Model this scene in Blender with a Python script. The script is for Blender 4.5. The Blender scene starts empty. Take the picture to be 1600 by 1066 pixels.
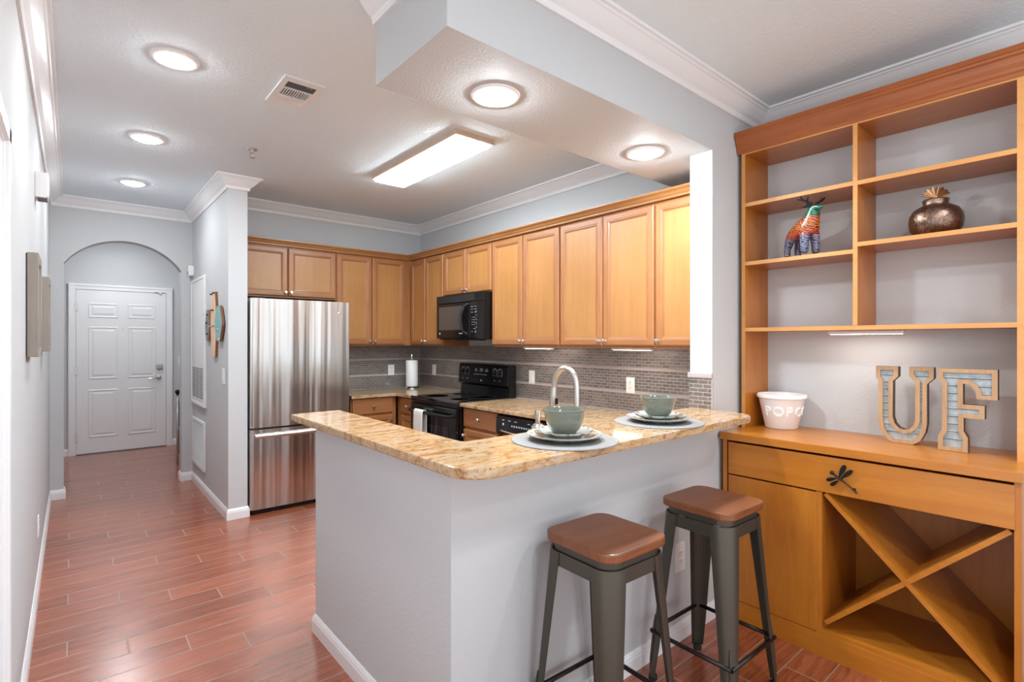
import bpy, bmesh, math, random
from mathutils import Vector, Matrix
random.seed(7)
S = bpy.context.scene
C = S.collection
PI = math.pi
R = math.radians

# ------------------------------------------------------------------ camera, world, exposure
YAW = math.atan(687 / 810)
cd = bpy.data.cameras.new('camera'); cam = bpy.data.objects.new('camera', cd); C.objects.link(cam)
cam.location = (0, 0, 1.42); cam.rotation_euler = (PI / 2, 0, -YAW)
cd.sensor_width = 36; cd.lens = 36 * 810 / 1600; cd.shift_y = 1 / 1600
cd.clip_start = 0.02
S.camera = cam
S.view_settings.view_transform = 'Standard'; S.view_settings.look = 'None'
S.view_settings.exposure = 1.14; S.view_settings.gamma = 1; S.view_settings.use_curve_mapping = False
S.cycles.use_denoising = True
S.cycles.max_bounces = 10; S.cycles.diffuse_bounces = 6; S.cycles.glossy_bounces = 5
S.cycles.sample_clamp_indirect = 6
S.cycles.caustics_reflective = False; S.cycles.caustics_refractive = False
W = bpy.data.worlds.new('world'); S.world = W; W.use_nodes = True
wt = W.node_tree; bgn = wt.nodes['Background']
_tc = wt.nodes.new('ShaderNodeTexCoord'); _sp = wt.nodes.new('ShaderNodeSeparateXYZ'); _cr = wt.nodes.new('ShaderNodeValToRGB'); _ma = wt.nodes.new('ShaderNodeMath')
wt.links.new(_tc.outputs['Generated'], _sp.inputs[0]); _ma.operation = 'MULTIPLY_ADD'; _ma.inputs[1].default_value = .5; _ma.inputs[2].default_value = .5
wt.links.new(_sp.outputs[2], _ma.inputs[0]); wt.links.new(_ma.outputs[0], _cr.inputs[0]); wt.links.new(_cr.outputs[0], bgn.inputs[0])
_el = _cr.color_ramp.elements
_el[0].position = .25; _el[0].color = (.66, .70, .72, 1)          # made-up glow from below the horizon, lights ceiling through the open living side
_el[1].position = .40; _el[1].color = (.93, .97, 1.0, 1)          # bright horizon
for _p, _c in ((.60, (.88, .94, 1.0, 1)), (.74, (.26, .28, .30, 1))):
    _q = _el.new(_p); _q.color = _c
bgn.inputs[1].default_value = 1.1
DOWN = 98.0      # radiance of the hallway lamps
DOWN_B = 250.0    # lamps under the beam
DOWN_D = 150.0    # added unseen lamps of the dining and living side
PANEL = 24.0     # radiance of the kitchen ceiling panel

# ------------------------------------------------------------------ materials
def nodes_of(m):
    m.use_nodes = True
    nt = m.node_tree
    return nt, nt.nodes['Principled BSDF']
def NN(nt, t, **k):
    n = nt.nodes.new(t)
    for a, b in k.items(): setattr(n, a, b)
    return n
def MA(nt, op, a, b=None, c=None):
    n = nt.nodes.new('ShaderNodeMath'); n.operation = op
    for i, v in enumerate((a, b, c)):
        if v is None: continue
        if hasattr(v, 'is_output'): nt.links.new(v, n.inputs[i])
        else: n.inputs[i].default_value = v
    return n.outputs[0]
def ramp(nt, fac, stops):
    n = nt.nodes.new('ShaderNodeValToRGB')
    e = n.color_ramp.elements
    while len(e) < len(stops): e.new(0.5)
    for i, (p, c) in enumerate(stops):
        e[i].position = p; e[i].color = (c[0], c[1], c[2], 1)
    nt.links.new(fac, n.inputs[0])
    return n.outputs[0]
def mapped(nt, scale=(1, 1, 1), rot=(0, 0, 0), coord='Object'):
    t = nt.nodes.new('ShaderNodeTexCoord'); mp = nt.nodes.new('ShaderNodeMapping')
    mp.inputs['Scale'].default_value = scale; mp.inputs['Rotation'].default_value = rot
    nt.links.new(t.outputs[coord], mp.inputs['Vector'])
    return mp.outputs[0]
def noise(nt, vec, scale, detail=3, rough=.5, dist=0):
    n = nt.nodes.new('ShaderNodeTexNoise')
    n.inputs['Scale'].default_value = scale; n.inputs['Detail'].default_value = detail
    n.inputs['Roughness'].default_value = rough; n.inputs['Distortion'].default_value = dist
    nt.links.new(vec, n.inputs['Vector'])
    return n.outputs['Fac']
def bump(nt, b, h, strength, dist=.01):
    n = nt.nodes.new('ShaderNodeBump'); n.inputs['Strength'].default_value = strength; n.inputs['Distance'].default_value = dist
    nt.links.new(h, n.inputs['Height']); nt.links.new(n.outputs[0], b.inputs['Normal'])
def mat(name, col, rough=.5, metal=0.0, bmp=None, emit=None, coat=0, spec=.5):
    m = bpy.data.materials.new(name); nt, b = nodes_of(m)
    b.inputs['Base Color'].default_value = (*col, 1); b.inputs['Roughness'].default_value = rough; b.inputs['Metallic'].default_value = metal
    b.inputs['Specular IOR Level'].default_value = spec
    if coat: b.inputs['Coat Weight'].default_value = coat; b.inputs['Coat Roughness'].default_value = .08
    if bmp: bump(nt, b, noise(nt, mapped(nt), bmp[0], 4, .6), bmp[1], bmp[2] if len(bmp) > 2 else .01)
    if emit:
        b.inputs['Emission Color'].default_value = (*emit[0], 1); b.inputs['Emission Strength'].default_value = emit[1]
    return m
def wood(name, c1, c2, axis='z', rough=.38, fine=1.0, coat=.15, blotch=.5):
    m = bpy.data.materials.new(name); nt, b = nodes_of(m)
    sc = {'z': (14, 14, 1.1), 'x': (1.1, 14, 14), 'y': (14, 1.1, 14)}[axis]
    f1 = noise(nt, mapped(nt, sc), 2.2 * fine, 6, .62, .6)
    f2 = noise(nt, mapped(nt, tuple(v * 4 for v in sc)), 5 * fine, 3, .6)
    f3 = noise(nt, mapped(nt), 3.2, 3, .5)
    f = MA(nt, 'ADD', MA(nt, 'ADD', MA(nt, 'MULTIPLY', f1, .6), MA(nt, 'MULTIPLY', f2, .25)), MA(nt, 'MULTIPLY', MA(nt, 'SUBTRACT', f3, .5), blotch))
    nt.links.new(ramp(nt, f, [(.2, c2), (.62, c1)]), b.inputs['Base Color'])
    b.inputs['Roughness'].default_value = rough; b.inputs['Coat Weight'].default_value = coat; b.inputs['Coat Roughness'].default_value = .2
    return m

m_wall = mat('grey_wall_paint', (.545, .555, .565), .75, bmp=(95, .22, .012))
m_ceil = mat('white_ceiling_texture', (.76, .845, .895), .9, bmp=(70, .30, .015))
m_ceil2 = m_ceil
m_trim = mat('white_trim_paint', (.80, .80, .81), .35)
m_door = mat('white_door_paint', (.80, .80, .81), .4)
m_white = mat('white_plastic', (.82, .82, .81), .35)
m_vent = mat('white_vent_metal', (.80, .80, .80), .4)
m_dark = mat('dark_recess', (.03, .03, .032), .7)
m_gap = mat('grey_recess', (.16, .16, .165), .7)
m_black = mat('black_enamel', (.006, .006, .007), .14)
m_blackp = mat('black_plastic', (.007, .007, .008), .30, spec=.3)
m_glass = mat('black_glass', (.008, .008, .009), .05, coat=.5)
m_mark = mat('pale_print', (.42, .42, .42), .5)
m_chrome = mat('chrome', (.75, .75, .75), .14, 1)
m_nickel = mat('brushed_nickel', (.56, .54, .51), .30, 1)
m_maple = wood('maple_door_panel', (.42, .198, .062), (.335, .142, .040), 'z', .4, .6, blotch=.6)
m_maplef = wood('maple_door_frame', (.385, .162, .056), (.27, .098, .031), 'z', .4, 1.0, blotch=.45)
m_maplex = wood('maple_rail', (0.344, 0.146, 0.052), (0.249, 0.090, 0.029), 'x', .4)
m_mapley = wood('maple_rail_long', (0.387, 0.185, 0.065), (0.284, 0.112, 0.034), 'y', .4)
m_hutch = wood('amber_hutch_wood_upright', (.50, .180, .018), (.36, .102, .008), 'z', .33, .8, .2)
m_hutchx = wood('amber_hutch_wood_level', (.50, .185, .019), (.37, .106, .008), 'x', .33, .8, .25)
m_hutched = wood('pale_hutch_edge', (.62, .30, .09), (.52, .22, .055), 'x', .4)
m_cornice = wood('red_hutch_cornice_wood', (.37, .105, .022), (.26, .062, .012), 'x', .35, 1.2)
m_seat = wood('walnut_seat', (.25, .082, .027), (.13, .038, .012), 'x', .42, 1.1, .1)
m_gun = mat('gunmetal', (.088, .079, .062), .42, .65, bmp=(30, .05))
m_gund = mat('dark_gunmetal', (.035, .032, .030), .35, .8)
m_green = mat('celadon_glaze', (.150, .160, .130), .10, coat=.4)
m_bowlin = mat('grey_glaze', (.24, .27, .27), .15, coat=.3)
m_rubber = mat('black_rubber', (.015, .015, .015), .6)
m_ceramic = mat('white_ceramic', (.86, .87, .87), .3)
m_paper = mat('white_paper', (.85, .85, .84), .9, bmp=(140, .3))
m_frame = wood('grey_driftwood', (.33, .285, .245), (.21, .18, .155), 'z', .6)
m_mount = mat('cream_mount', (.72, .66, .58), .7)
m_lamp = mat('lit_lamp_diffuser', (1, 1, 1), .5, emit=((.94, .975, 1), DOWN))
m_lampb = mat('lit_beam_lamp_diffuser', (1, 1, 1), .5, emit=((.87, .95, 1), DOWN_B))
m_lampd = mat('added_dining_lamp_diffuser', (1, 1, 1), .5, emit=((.92, .97, 1), DOWN_D))
m_panel = mat('lit_panel_diffuser', (1, 1, 1), .5, emit=((.80, .925, 1), PANEL))
m_strip = mat('lit_strip_diffuser', (1, 1, 1), .5, emit=((1, .90, .80), 13))
m_stripd = mat('strip_housing', (.80, .72, .70), .4)
m_panframe = mat('glow_tinted_lamp_frame', (.62, .47, .36), .5)  # warm glow of the lamp put into the frame colour
m_antler = mat('black_antler', (.012, .011, .012), .4)
m_dragon = mat('dark_bronze', (.035, .036, .036), .34, .9)
m_mauve = mat('mauve_glass_strip', (.44, .385, .385), .18)
m_letterside = wood('brown_letter_side', (.10, .068, .042), (.065, .042, .026), 'z', .6)
m_letter = wood('pale_letter_wood', (.50, .31, .165), (.30, .16, .075), 'z', .6, 1.6)
m_brass = mat('antique_gold', (.60, .40, .24), .28, 1)

def steel_mat():
    m = bpy.data.materials.new('brushed_stainless'); nt, b = nodes_of(m)
    b.inputs['Base Color'].default_value = (.64, .625, .61, 1); b.inputs['Metallic'].default_value = 1; b.inputs['Roughness'].default_value = .23
    b.inputs['Roughness'].default_value = .29; b.inputs['Anisotropic'].default_value = 1.0
    tg = NN(nt, 'ShaderNodeTangent', direction_type='RADIAL', axis='Z'); nt.links.new(tg.outputs[0], b.inputs['Tangent'])
    h = noise(nt, mapped(nt, (5.0, 1, .14)), 1.0, 3, .45, .2)
    bump(nt, b, h, 1.0, .08)
    return m
m_steel = steel_mat()
m_steelside = mat('grey_fridge_side', (.10, .10, .105), .4)

def floor_mat():
    m = bpy.data.materials.new('cherry_wood_look_tile'); nt, b = nodes_of(m)
    tc = NN(nt, 'ShaderNodeTexCoord'); sp = NN(nt, 'ShaderNodeSeparateXYZ'); nt.links.new(tc.outputs['Object'], sp.inputs[0])
    x, y = sp.outputs[0], sp.outputs[1]
    ry = MA(nt, 'DIVIDE', MA(nt, 'SUBTRACT', y, .049), .1515)
    r = MA(nt, 'FLOOR', ry); fy = MA(nt, 'FRACT', ry)
    xr = MA(nt, 'DIVIDE', MA(nt, 'ADD', MA(nt, 'ADD', x, .018), MA(nt, 'MULTIPLY', MA(nt, 'SUBTRACT', r, 20.0), .2175)), .87)
    i = MA(nt, 'FLOOR', xr); fx = MA(nt, 'FRACT', xr)
    idn = MA(nt, 'ADD', MA(nt, 'MULTIPLY', r, 17.31), MA(nt, 'MULTIPLY', i, 5.77))
    wn = NN(nt, 'ShaderNodeTexWhiteNoise', noise_dimensions='1D'); nt.links.new(idn, wn.inputs['W'])
    dy = MA(nt, 'MULTIPLY', MA(nt, 'MINIMUM', fy, MA(nt, 'SUBTRACT', 1.0, fy)), .1515)
    dx = MA(nt, 'MULTIPLY', MA(nt, 'MINIMUM', fx, MA(nt, 'SUBTRACT', 1.0, fx)), .87)
    d = MA(nt, 'MINIMUM', dx, dy)
    mort = MA(nt, 'LESS_THAN', d, .0027)
    cb = NN(nt, 'ShaderNodeCombineXYZ')
    nt.links.new(MA(nt, 'ADD', MA(nt, 'MULTIPLY', x, 2.6), MA(nt, 'MULTIPLY', wn.outputs[0], 40.0)), cb.inputs[0])
    nt.links.new(MA(nt, 'MULTIPLY', y, 34.0), cb.inputs[1]); nt.links.new(MA(nt, 'MULTIPLY', wn.outputs[0], 9.0), cb.inputs[2])
    g = noise(nt, cb.outputs[0], 1.5, 6, .65, .9)
    f = MA(nt, 'ADD', g, MA(nt, 'MULTIPLY', MA(nt, 'SUBTRACT', wn.outputs[0], .5), .16))
    col = ramp(nt, f, [(.28, (.14, .028, .009)), (.5, (.30, .076, .030)), (.72, (.43, .125, .060))])
    mx = NN(nt, 'ShaderNodeMix', data_type='RGBA')
    nt.links.new(mort, mx.inputs[0]); nt.links.new(col, mx.inputs[6]); mx.inputs[7].default_value = (.33, .225, .17, 1)
    nt.links.new(mx.outputs[2], b.inputs['Base Color'])
    rr = MA(nt, 'ADD', MA(nt, 'MULTIPLY', g, .12), .17)
    nt.links.new(MA(nt, 'ADD', rr, MA(nt, 'MULTIPLY', mort, .4)), b.inputs['Roughness'])
    b.inputs['Coat Weight'].default_value = .45; b.inputs['Coat Roughness'].default_value = .30; b.inputs['Specular IOR Level'].default_value = .7
    hgt = MA(nt, 'ADD', MA(nt, 'MINIMUM', MA(nt, 'MULTIPLY', d, 220.0), 1.0), MA(nt, 'MULTIPLY', g, .25))
    bump(nt, b, hgt, .28, .004)
    return m
m_floor = floor_mat()

def granite_mat():
    m = bpy.data.materials.new('golden_granite'); nt, b = nodes_of(m)
    v = mapped(nt, (3.2, 9.5, 8), (0, 0, R(12)))
    f1 = noise(nt, v, 2.1, 10, .74, 1.0)
    f2 = noise(nt, mapped(nt, (1.1, 10, 6), (0, 0, R(-4))), 3.0, 5, .6, .7)
    f3 = noise(nt, mapped(nt, (30, 70, 60)), 1.4, 4, .7)
    base = ramp(nt, f1, [(.30, (.13, .05, .025)), (.39, (.31, .145, .055)), (.46, (.44, .265, .12)), (.54, (.49, .35, .215)), (.63, (.46, .345, .265)), (.74, (.28, .20, .165))])
    spec = ramp(nt, MA(nt, 'ADD', MA(nt, 'MULTIPLY', f3, .70), MA(nt, 'MULTIPLY', f2, .34)), [(.38, (.22, .085, .05)), (.455, (.80, .68, .58)), (.52, (1, 1, 1))])
    mx = NN(nt, 'ShaderNodeMix', data_type='RGBA', blend_type='MULTIPLY'); mx.inputs[0].default_value = .85
    nt.links.new(base, mx.inputs[6]); nt.links.new(spec, mx.inputs[7])
    nt.links.new(mx.outputs[2], b.inputs['Base Color'])
    b.inputs['Roughness'].default_value = .09
    return m
m_granite = granite_mat()

def tile_mat():
    m = bpy.data.materials.new('metallic_mosaic_tile'); nt, b = nodes_of(m)
    tc = NN(nt, 'ShaderNodeTexCoord'); sp = NN(nt, 'ShaderNodeSeparateXYZ'); nt.links.new(tc.outputs['Object'], sp.inputs[0])
    cb = NN(nt, 'ShaderNodeCombineXYZ')
    nt.links.new(MA(nt, 'ADD', sp.outputs[0], sp.outputs[1]), cb.inputs[0]); nt.links.new(sp.outputs[2], cb.inputs[1])
    br = NN(nt, 'ShaderNodeTexBrick'); nt.links.new(cb.outputs[0], br.inputs['Vector'])
    br.inputs['Scale'].default_value = 1; br.inputs['Brick Width'].default_value = .056; br.inputs['Row Height'].default_value = .0214
    br.inputs['Mortar Size'].default_value = .0013; br.inputs['Mortar Smooth'].default_value = .3
    br.inputs['Color1'].default_value = (.30, .265, .245, 1); br.inputs['Color2'].default_value = (.22, .195, .18, 1); br.inputs['Mortar'].default_value = (.52, .48, .45, 1)
    nt.links.new(br.outputs['Color'], b.inputs['Base Color'])
    nt.links.new(MA(nt, 'MULTIPLY', MA(nt, 'SUBTRACT', 1.0, br.outputs['Fac']), .6), b.inputs['Metallic'])
    b.inputs['Roughness'].default_value = .30
    bump(nt, b, MA(nt, 'SUBTRACT', 1.0, br.outputs['Fac']), .3, .002)
    return m
m_tile = tile_mat()

def hammered_mat():
    m = bpy.data.materials.new('hammered_bronze'); nt, b = nodes_of(m)
    f = noise(nt, mapped(nt), 120, 4, .7)
    f2 = noise(nt, mapped(nt), 14, 3, .6)
    nt.links.new(ramp(nt, MA(nt, 'ADD', MA(nt, 'MULTIPLY', f, .6), MA(nt, 'MULTIPLY', f2, .4)), [(.38, (.085, .045, .030)), (.62, (.33, .22, .17))]), b.inputs['Base Color'])
    b.inputs['Metallic'].default_value = .9; b.inputs['Roughness'].default_value = .30
    bump(nt, b, f, .3, .003)
    return m
m_bronze = hammered_mat()

def stag_mat():
    m = bpy.data.materials.new('painted_stripe_stag'); nt, b = nodes_of(m)
    tc = NN(nt, 'ShaderNodeTexCoord'); sp = NN(nt, 'ShaderNodeSeparateXYZ'); nt.links.new(tc.outputs['Object'], sp.inputs[0])
    z = sp.outputs[2]
    warp = noise(nt, mapped(nt), 16, 2)
    zz = MA(nt, 'ADD', z, MA(nt, 'MULTIPLY', MA(nt, 'SUBTRACT', warp, .5), .05))
    zone = ramp(nt, MA(nt, 'DIVIDE', zz, .31), [(0, (.50, .13, .05)), (.10, (.16, .21, .35)), (.34, (.22, .22, .36)), (.40, (.60, .10, .05)), (.55, (.70, .22, .05)), (.68, (.62, .14, .06)), (.71, (.02, .20, .12)), (.84, (.03, .30, .19)), (.88, (.025, .03, .03))])
    w = NN(nt, 'ShaderNodeTexWave'); w.inputs['Scale'].default_value = 26; w.inputs['Distortion'].default_value = 7; w.inputs['Detail'].default_value = 2; w.inputs['Detail Scale'].default_value = 2.5
    nt.links.new(mapped(nt, (1, 1, 1), (.4, .9, .3)), w.inputs['Vector'])
    st = ramp(nt, w.outputs['Fac'], [(.30, (.05, .04, .06)), (.48, (1, 1, 1)), (.82, (1, 1, 1)), (.95, (1.0, .85, .7))])
    mx = NN(nt, 'ShaderNodeMix', data_type='RGBA', blend_type='MULTIPLY'); mx.inputs[0].default_value = 1
    nt.links.new(zone, mx.inputs[6]); nt.links.new(st, mx.inputs[7])
    nt.links.new(mx.outputs[2], b.inputs['Base Color'])
    b.inputs['Roughness'].default_value = .3
    return m
m_stag = stag_mat()

def corrugated_mat():
    m = bpy.data.materials.new('galvanised_corrugated_metal'); nt, b = nodes_of(m)
    f = noise(nt, mapped(nt), 45, 4, .6)
    nt.links.new(ramp(nt, f, [(.35, (.27, .30, .315)), (.65, (.42, .455, .465))]), b.inputs['Base Color'])
    b.inputs['Metallic'].default_value = .35; b.inputs['Roughness'].default_value = .42
    return m
m_galv = corrugated_mat()

def plate_mat():
    m = bpy.data.materials.new('patterned_glaze'); nt, b = nodes_of(m)
    tc = NN(nt, 'ShaderNodeTexCoord'); sp = NN(nt, 'ShaderNodeSeparateXYZ'); nt.links.new(tc.outputs['Object'], sp.inputs[0])
    rad = MA(nt, 'SQRT', MA(nt, 'ADD', MA(nt, 'POWER', sp.outputs[0], 2.0), MA(nt, 'POWER', sp.outputs[1], 2.0)))
    band = MA(nt, 'MULTIPLY', MA(nt, 'GREATER_THAN', rad, .086), MA(nt, 'LESS_THAN', rad, .122))
    f = noise(nt, mapped(nt), 42, 3, .6)
    msk = MA(nt, 'MULTIPLY', band, MA(nt, 'GREATER_THAN', f, .545))
    mx = NN(nt, 'ShaderNodeMix', data_type='RGBA'); nt.links.new(msk, mx.inputs[0])
    mx.inputs[6].default_value = (.42, .46, .43, 1); mx.inputs[7].default_value = (.17, .09, .06, 1)
    nt.links.new(mx.outputs[2], b.inputs['Base Color']); b.inputs['Roughness'].default_value = .12; b.inputs['Coat Weight'].default_value = .3
    return m
m_plate = plate_mat()

def placemat_mat():
    m = bpy.data.materials.new('grey_woven_vinyl'); nt, b = nodes_of(m)
    w = NN(nt, 'ShaderNodeTexWave', wave_type='RINGS', rings_direction='Z'); w.inputs['Scale'].default_value = 55; nt.links.new(mapped(nt), w.inputs['Vector'])
    w2 = NN(nt, 'ShaderNodeTexChecker'); w2.inputs['Scale'].default_value = 180; nt.links.new(mapped(nt), w2.inputs['Vector'])
    f = MA(nt, 'ADD', MA(nt, 'MULTIPLY', w.outputs['Fac'], .6), MA(nt, 'MULTIPLY', w2.outputs['Fac'], .4))
    nt.links.new(ramp(nt, f, [(0, (.16, .155, .15)), (1, (.31, .30, .29))]), b.inputs['Base Color'])
    b.inputs['Roughness'].default_value = .6
    bump(nt, b, f, .4, .002)
    return m
m_mat = placemat_mat()

def surf_mat(name, c):
    return mat(name, c, .5, bmp=(50, .1))
m_surft = wood('pale_board_wood', (.85, .58, .36), (.72, .46, .26), 'z', .5)
m_surfg = surf_mat('grey_board_paint', (.20, .20, .205))
m_surfb = surf_mat('teal_board_paint', (.22, .45, .47))
m_surfe = wood('board_edge_wood', (.25, .11, .045), (.18, .07, .03), 'z', .5)
def towel_mat():
    m = mat('waffle_cotton', (.72, .69, .64), .95); nt, b = m.node_tree, m.node_tree.nodes['Principled BSDF']
    w = NN(nt, 'ShaderNodeTexVoronoi'); w.inputs['Scale'].default_value = 130; nt.links.new(mapped(nt), w.inputs['Vector'])
    bump(nt, b, w.outputs[0], .5, .004)
    return m
m_towel = towel_mat()

# ------------------------------------------------------------------ mesh builder
class B:
    def __init__(s): s.bm = bmesh.new()
    def _mark(s, n0, mi, smooth):
        s.bm.faces.ensure_lookup_table()
        for f in list(s.bm.faces)[n0:]: f.material_index = mi; f.smooth = smooth
    def box(s, x0, x1, y0, y1, z0, z1, mi=0, bev=0, seg=2):
        t = bmesh.new()
        bmesh.ops.create_cube(t, size=1)
        for v in t.verts:
            v.co = Vector(((x0 + x1) / 2 + v.co.x * (x1 - x0), (y0 + y1) / 2 + v.co.y * (y1 - y0), (z0 + z1) / 2 + v.co.z * (z1 - z0)))
        if bev: bmesh.ops.bevel(t, geom=list(t.edges), offset=bev, segments=seg, profile=.6, affect='EDGES', clamp_overlap=True)
        s.merge(t, mi, False)
        return s
    def merge(s, t, mi=0, smooth=None, M=None):
        if M is not None: bmesh.ops.transform(t, matrix=M, verts=t.verts)
        mp = {}
        for v in t.verts: mp[v] = s.bm.verts.new(v.co)
        for f in t.faces:
            try: g = s.bm.faces.new([mp[v] for v in f.verts])
            except ValueError: continue
            g.material_index = mi if mi is not None else f.material_index
            g.smooth = f.smooth if smooth is None else smooth
        t.free()
    def lathe(s, prof, n=40, c=(0, 0, 0), mi=0, axis='z', smooth=True, sy=1.0, cap=True):
        rings = []
        for (r, z) in prof:
            ring = []
            for k in range(n):
                a = 2 * PI * k / n
                p = (r * math.cos(a), r * math.sin(a) * sy, z)
                if axis == 'y': p = (p[0], -p[2], p[1])
                if axis == 'x': p = (p[2], p[0], p[1])
                ring.append(s.bm.verts.new((p[0] + c[0], p[1] + c[1], p[2] + c[2])))
            rings.append(ring)
        for a, b in zip(rings, rings[1:]):
            for k in range(n):
                f = s.bm.faces.new((a[k], a[(k + 1) % n], b[(k + 1) % n], b[k])); f.material_index = mi; f.smooth = smooth
        for ring, rev in ((rings[0], True), (rings[-1], False)) if cap else ():
            try:
                f = s.bm.faces.new(list(reversed(ring)) if rev else ring); f.material_index = mi
            except ValueError: pass
        return s
    def tube(s, pts, r, n=12, mi=0, cap=True):
        pts = [Vector(p) for p in pts]
        rs = r if isinstance(r, (list, tuple)) else [r] * len(pts)
        rings = []; up = None
        for i, p in enumerate(pts):
            d = (pts[min(i + 1, len(pts) - 1)] - pts[max(i - 1, 0)]).normalized()
            if up is None:
                up = Vector((0, 0, 1)) if abs(d.z) < .9 else Vector((1, 0, 0))
            a = (up - d * up.dot(d)).normalized(); up = a; b2 = d.cross(a)
            rings.append([s.bm.verts.new(p + (a * math.cos(2 * PI * k / n) + b2 * math.sin(2 * PI * k / n)) * rs[i]) for k in range(n)])
        for a, b2 in zip(rings, rings[1:]):
            for k in range(n):
                f = s.bm.faces.new((a[k], a[(k + 1) % n], b2[(k + 1) % n], b2[k])); f.smooth = True; f.material_index = mi
        if cap:
            for rg in (list(reversed(rings[0])), rings[-1]):
                f = s.bm.faces.new(rg); f.material_index = mi
        return s
    def prism(s, poly, axis, a0, a1, mi=0, bev=0, smooth=False):
        """poly of 2D points; axis is the extruded one ('x': (y,z), 'y': (x,z), 'z': (x,y))"""
        t = bmesh.new()
        def P(p, a): return {'x': (a, p[0], p[1]), 'y': (p[0], a, p[1]), 'z': (p[0], p[1], a)}[axis]
        lo = [t.verts.new(P(p, a0)) for p in poly]; hi = [t.verts.new(P(p, a1)) for p in poly]
        t.faces.new(lo); t.faces.new(hi); n = len(poly)
        for k in range(n): t.faces.new((lo[k], lo[(k + 1) % n], hi[(k + 1) % n], hi[k]))
        bmesh.ops.recalc_face_normals(t, faces=t.faces)
        if bev:
            es = [e for e in t.edges if abs((e.verts[0].co - e.verts[1].co)['xyz'.index(axis)]) < 1e-6]
            bmesh.ops.bevel(t, geom=es, offset=bev, segments=2, profile=.6, affect='EDGES', clamp_overlap=True)
        s.merge(t, mi, smooth)
        return s
    def rings(s, x0, x1, z0, z1, yb, prof, pi=0, fi=0):
        """door leaf facing -y: prof = list of (inset, y); first ring is the back edge, last closes as the panel"""
        rr = []
        for (d, y) in prof:
            rr.append([s.bm.verts.new(p) for p in ((x0 + d, y, z0 + d), (x1 - d, y, z0 + d), (x1 - d, y, z1 - d), (x0 + d, y, z1 - d))])
        for a, b in zip(rr, rr[1:]):
            for k in range(4):
                f = s.bm.faces.new((a[k], a[(k + 1) % 4], b[(k + 1) % 4], b[k])); f.material_index = fi
        f = s.bm.faces.new(rr[-1]); f.material_index = pi
        s.bm.faces.new(list(reversed(rr[0]))).material_index = fi
        return s
    def sweep(s, path, prof, mi=0):
        """profile (out, z) swept along 2D path, out = right-hand side of travel, mitred"""
        P = [Vector(p) for p in path]; n = len(P); rings = []
        for i in range(n):
            d0 = (P[i] - P[i - 1]).normalized() if i else (P[1] - P[0]).normalized()
            d1 = (P[i + 1] - P[i]).normalized() if i < n - 1 else d0
            n0 = Vector((d0.y, -d0.x)); n1 = Vector((d1.y, -d1.x))
            m = (n0 + n1); m = m / (1 + n0.dot(n1)) if abs(1 + n0.dot(n1)) > 1e-4 else n0
            rings.append([s.bm.verts.new((P[i].x + m.x * o, P[i].y + m.y * o, z)) for (o, z) in prof])
        k = len(prof)
        for a, b in zip(rings, rings[1:]):
            for j in range(k):
                f = s.bm.faces.new((a[j], b[j], b[(j + 1) % k], a[(j + 1) % k])); f.material_index = mi
        s.bm.faces.new(rings[0]).material_index = mi; s.bm.faces.new(list(reversed(rings[-1]))).material_index = mi
        return s
    def build(s, name, mats, parent=None, loc=(0, 0, 0), rz=0, recalc=True, rot=None):
        if recalc: bmesh.ops.recalc_face_normals(s.bm, faces=s.bm.faces)
        for e in s.bm.edges:
            if len(e.link_faces) == 2 and e.calc_face_angle(0) > .62: e.smooth = False
        me = bpy.data.meshes.new(name); s.bm.to_mesh(me); s.bm.free()
        for m in (mats if isinstance(mats, (list, tuple)) else [mats]): me.materials.append(m)
        o = bpy.data.objects.new(name, me); C.objects.link(o)
        o.location = loc; o.rotation_euler = rot if rot else (0, 0, rz)
        if parent: o.parent = parent
        return o

def tag(o, label, cat, group=None, kind=None):
    o['label'] = label; o['category'] = cat
    if group: o['group'] = group
    if kind: o['kind'] = kind
    return o
def thing(name, label, cat, loc=(0, 0, 0), rz=0, group=None):
    o = bpy.data.objects.new(name, None); C.objects.link(o); o.empty_display_size = .1
    o.location = loc; o.rotation_euler = (0, 0, rz)
    return tag(o, label, cat, group)
def copy_thing(root, loc, rz, label):
    r = root.copy(); C.objects.link(r); r.location = loc; r.rotation_euler = (0, 0, rz); r['label'] = label
    for ch in list(root.children):
        c = ch.copy(); C.objects.link(c); c.parent = r
        for g in list(ch.children):
            d = g.copy(); C.objects.link(d); d.parent = c
    return r
def struct(o, label=None):
    o['kind'] = 'structure'
    if label: o['label'] = label; o['category'] = o.name.split('_')[0]
    return o

# ------------------------------------------------------------------ room shell
CZ = 2.735                     # ceiling
XL, XR = -.155, 3.06           # left and right walls
YB = 5.24                      # fridge wall
YA = 6.20                      # arch wall front
YD = 8.46                      # front door wall
XH = .945                      # hallway side of the fridge partition
struct(B().box(-1.2, 3.4, -1.9, 8.8, -.12, 0).build('floor', m_floor), 'glossy cherry red wood-look plank tile floor')
struct(B().box(-1.2, 3.4, -1.9, 8.8, CZ, CZ + .12).build('ceiling', m_ceil), 'white textured ceiling')
struct(B().box(XL - .14, XL, 1.0, YA, 0, CZ).build('wall_left', m_wall), 'light grey hallway wall at far left')
struct(B().box(XR, XR + .14, -1.7, YB + .14, 0, CZ).build('wall_right', m_wall), 'grey wall behind the stove run and the hutch')
struct(B().box(XH + .14, XR, YB, YB + .14, 0, CZ).build('wall_back', m_wall), 'grey wall behind the refrigerator')
struct(B().box(XH, XH + .14, 4.60, YA, 0, CZ).build('wall_hallway', m_wall), 'grey partition between hallway and refrigerator')
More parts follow.
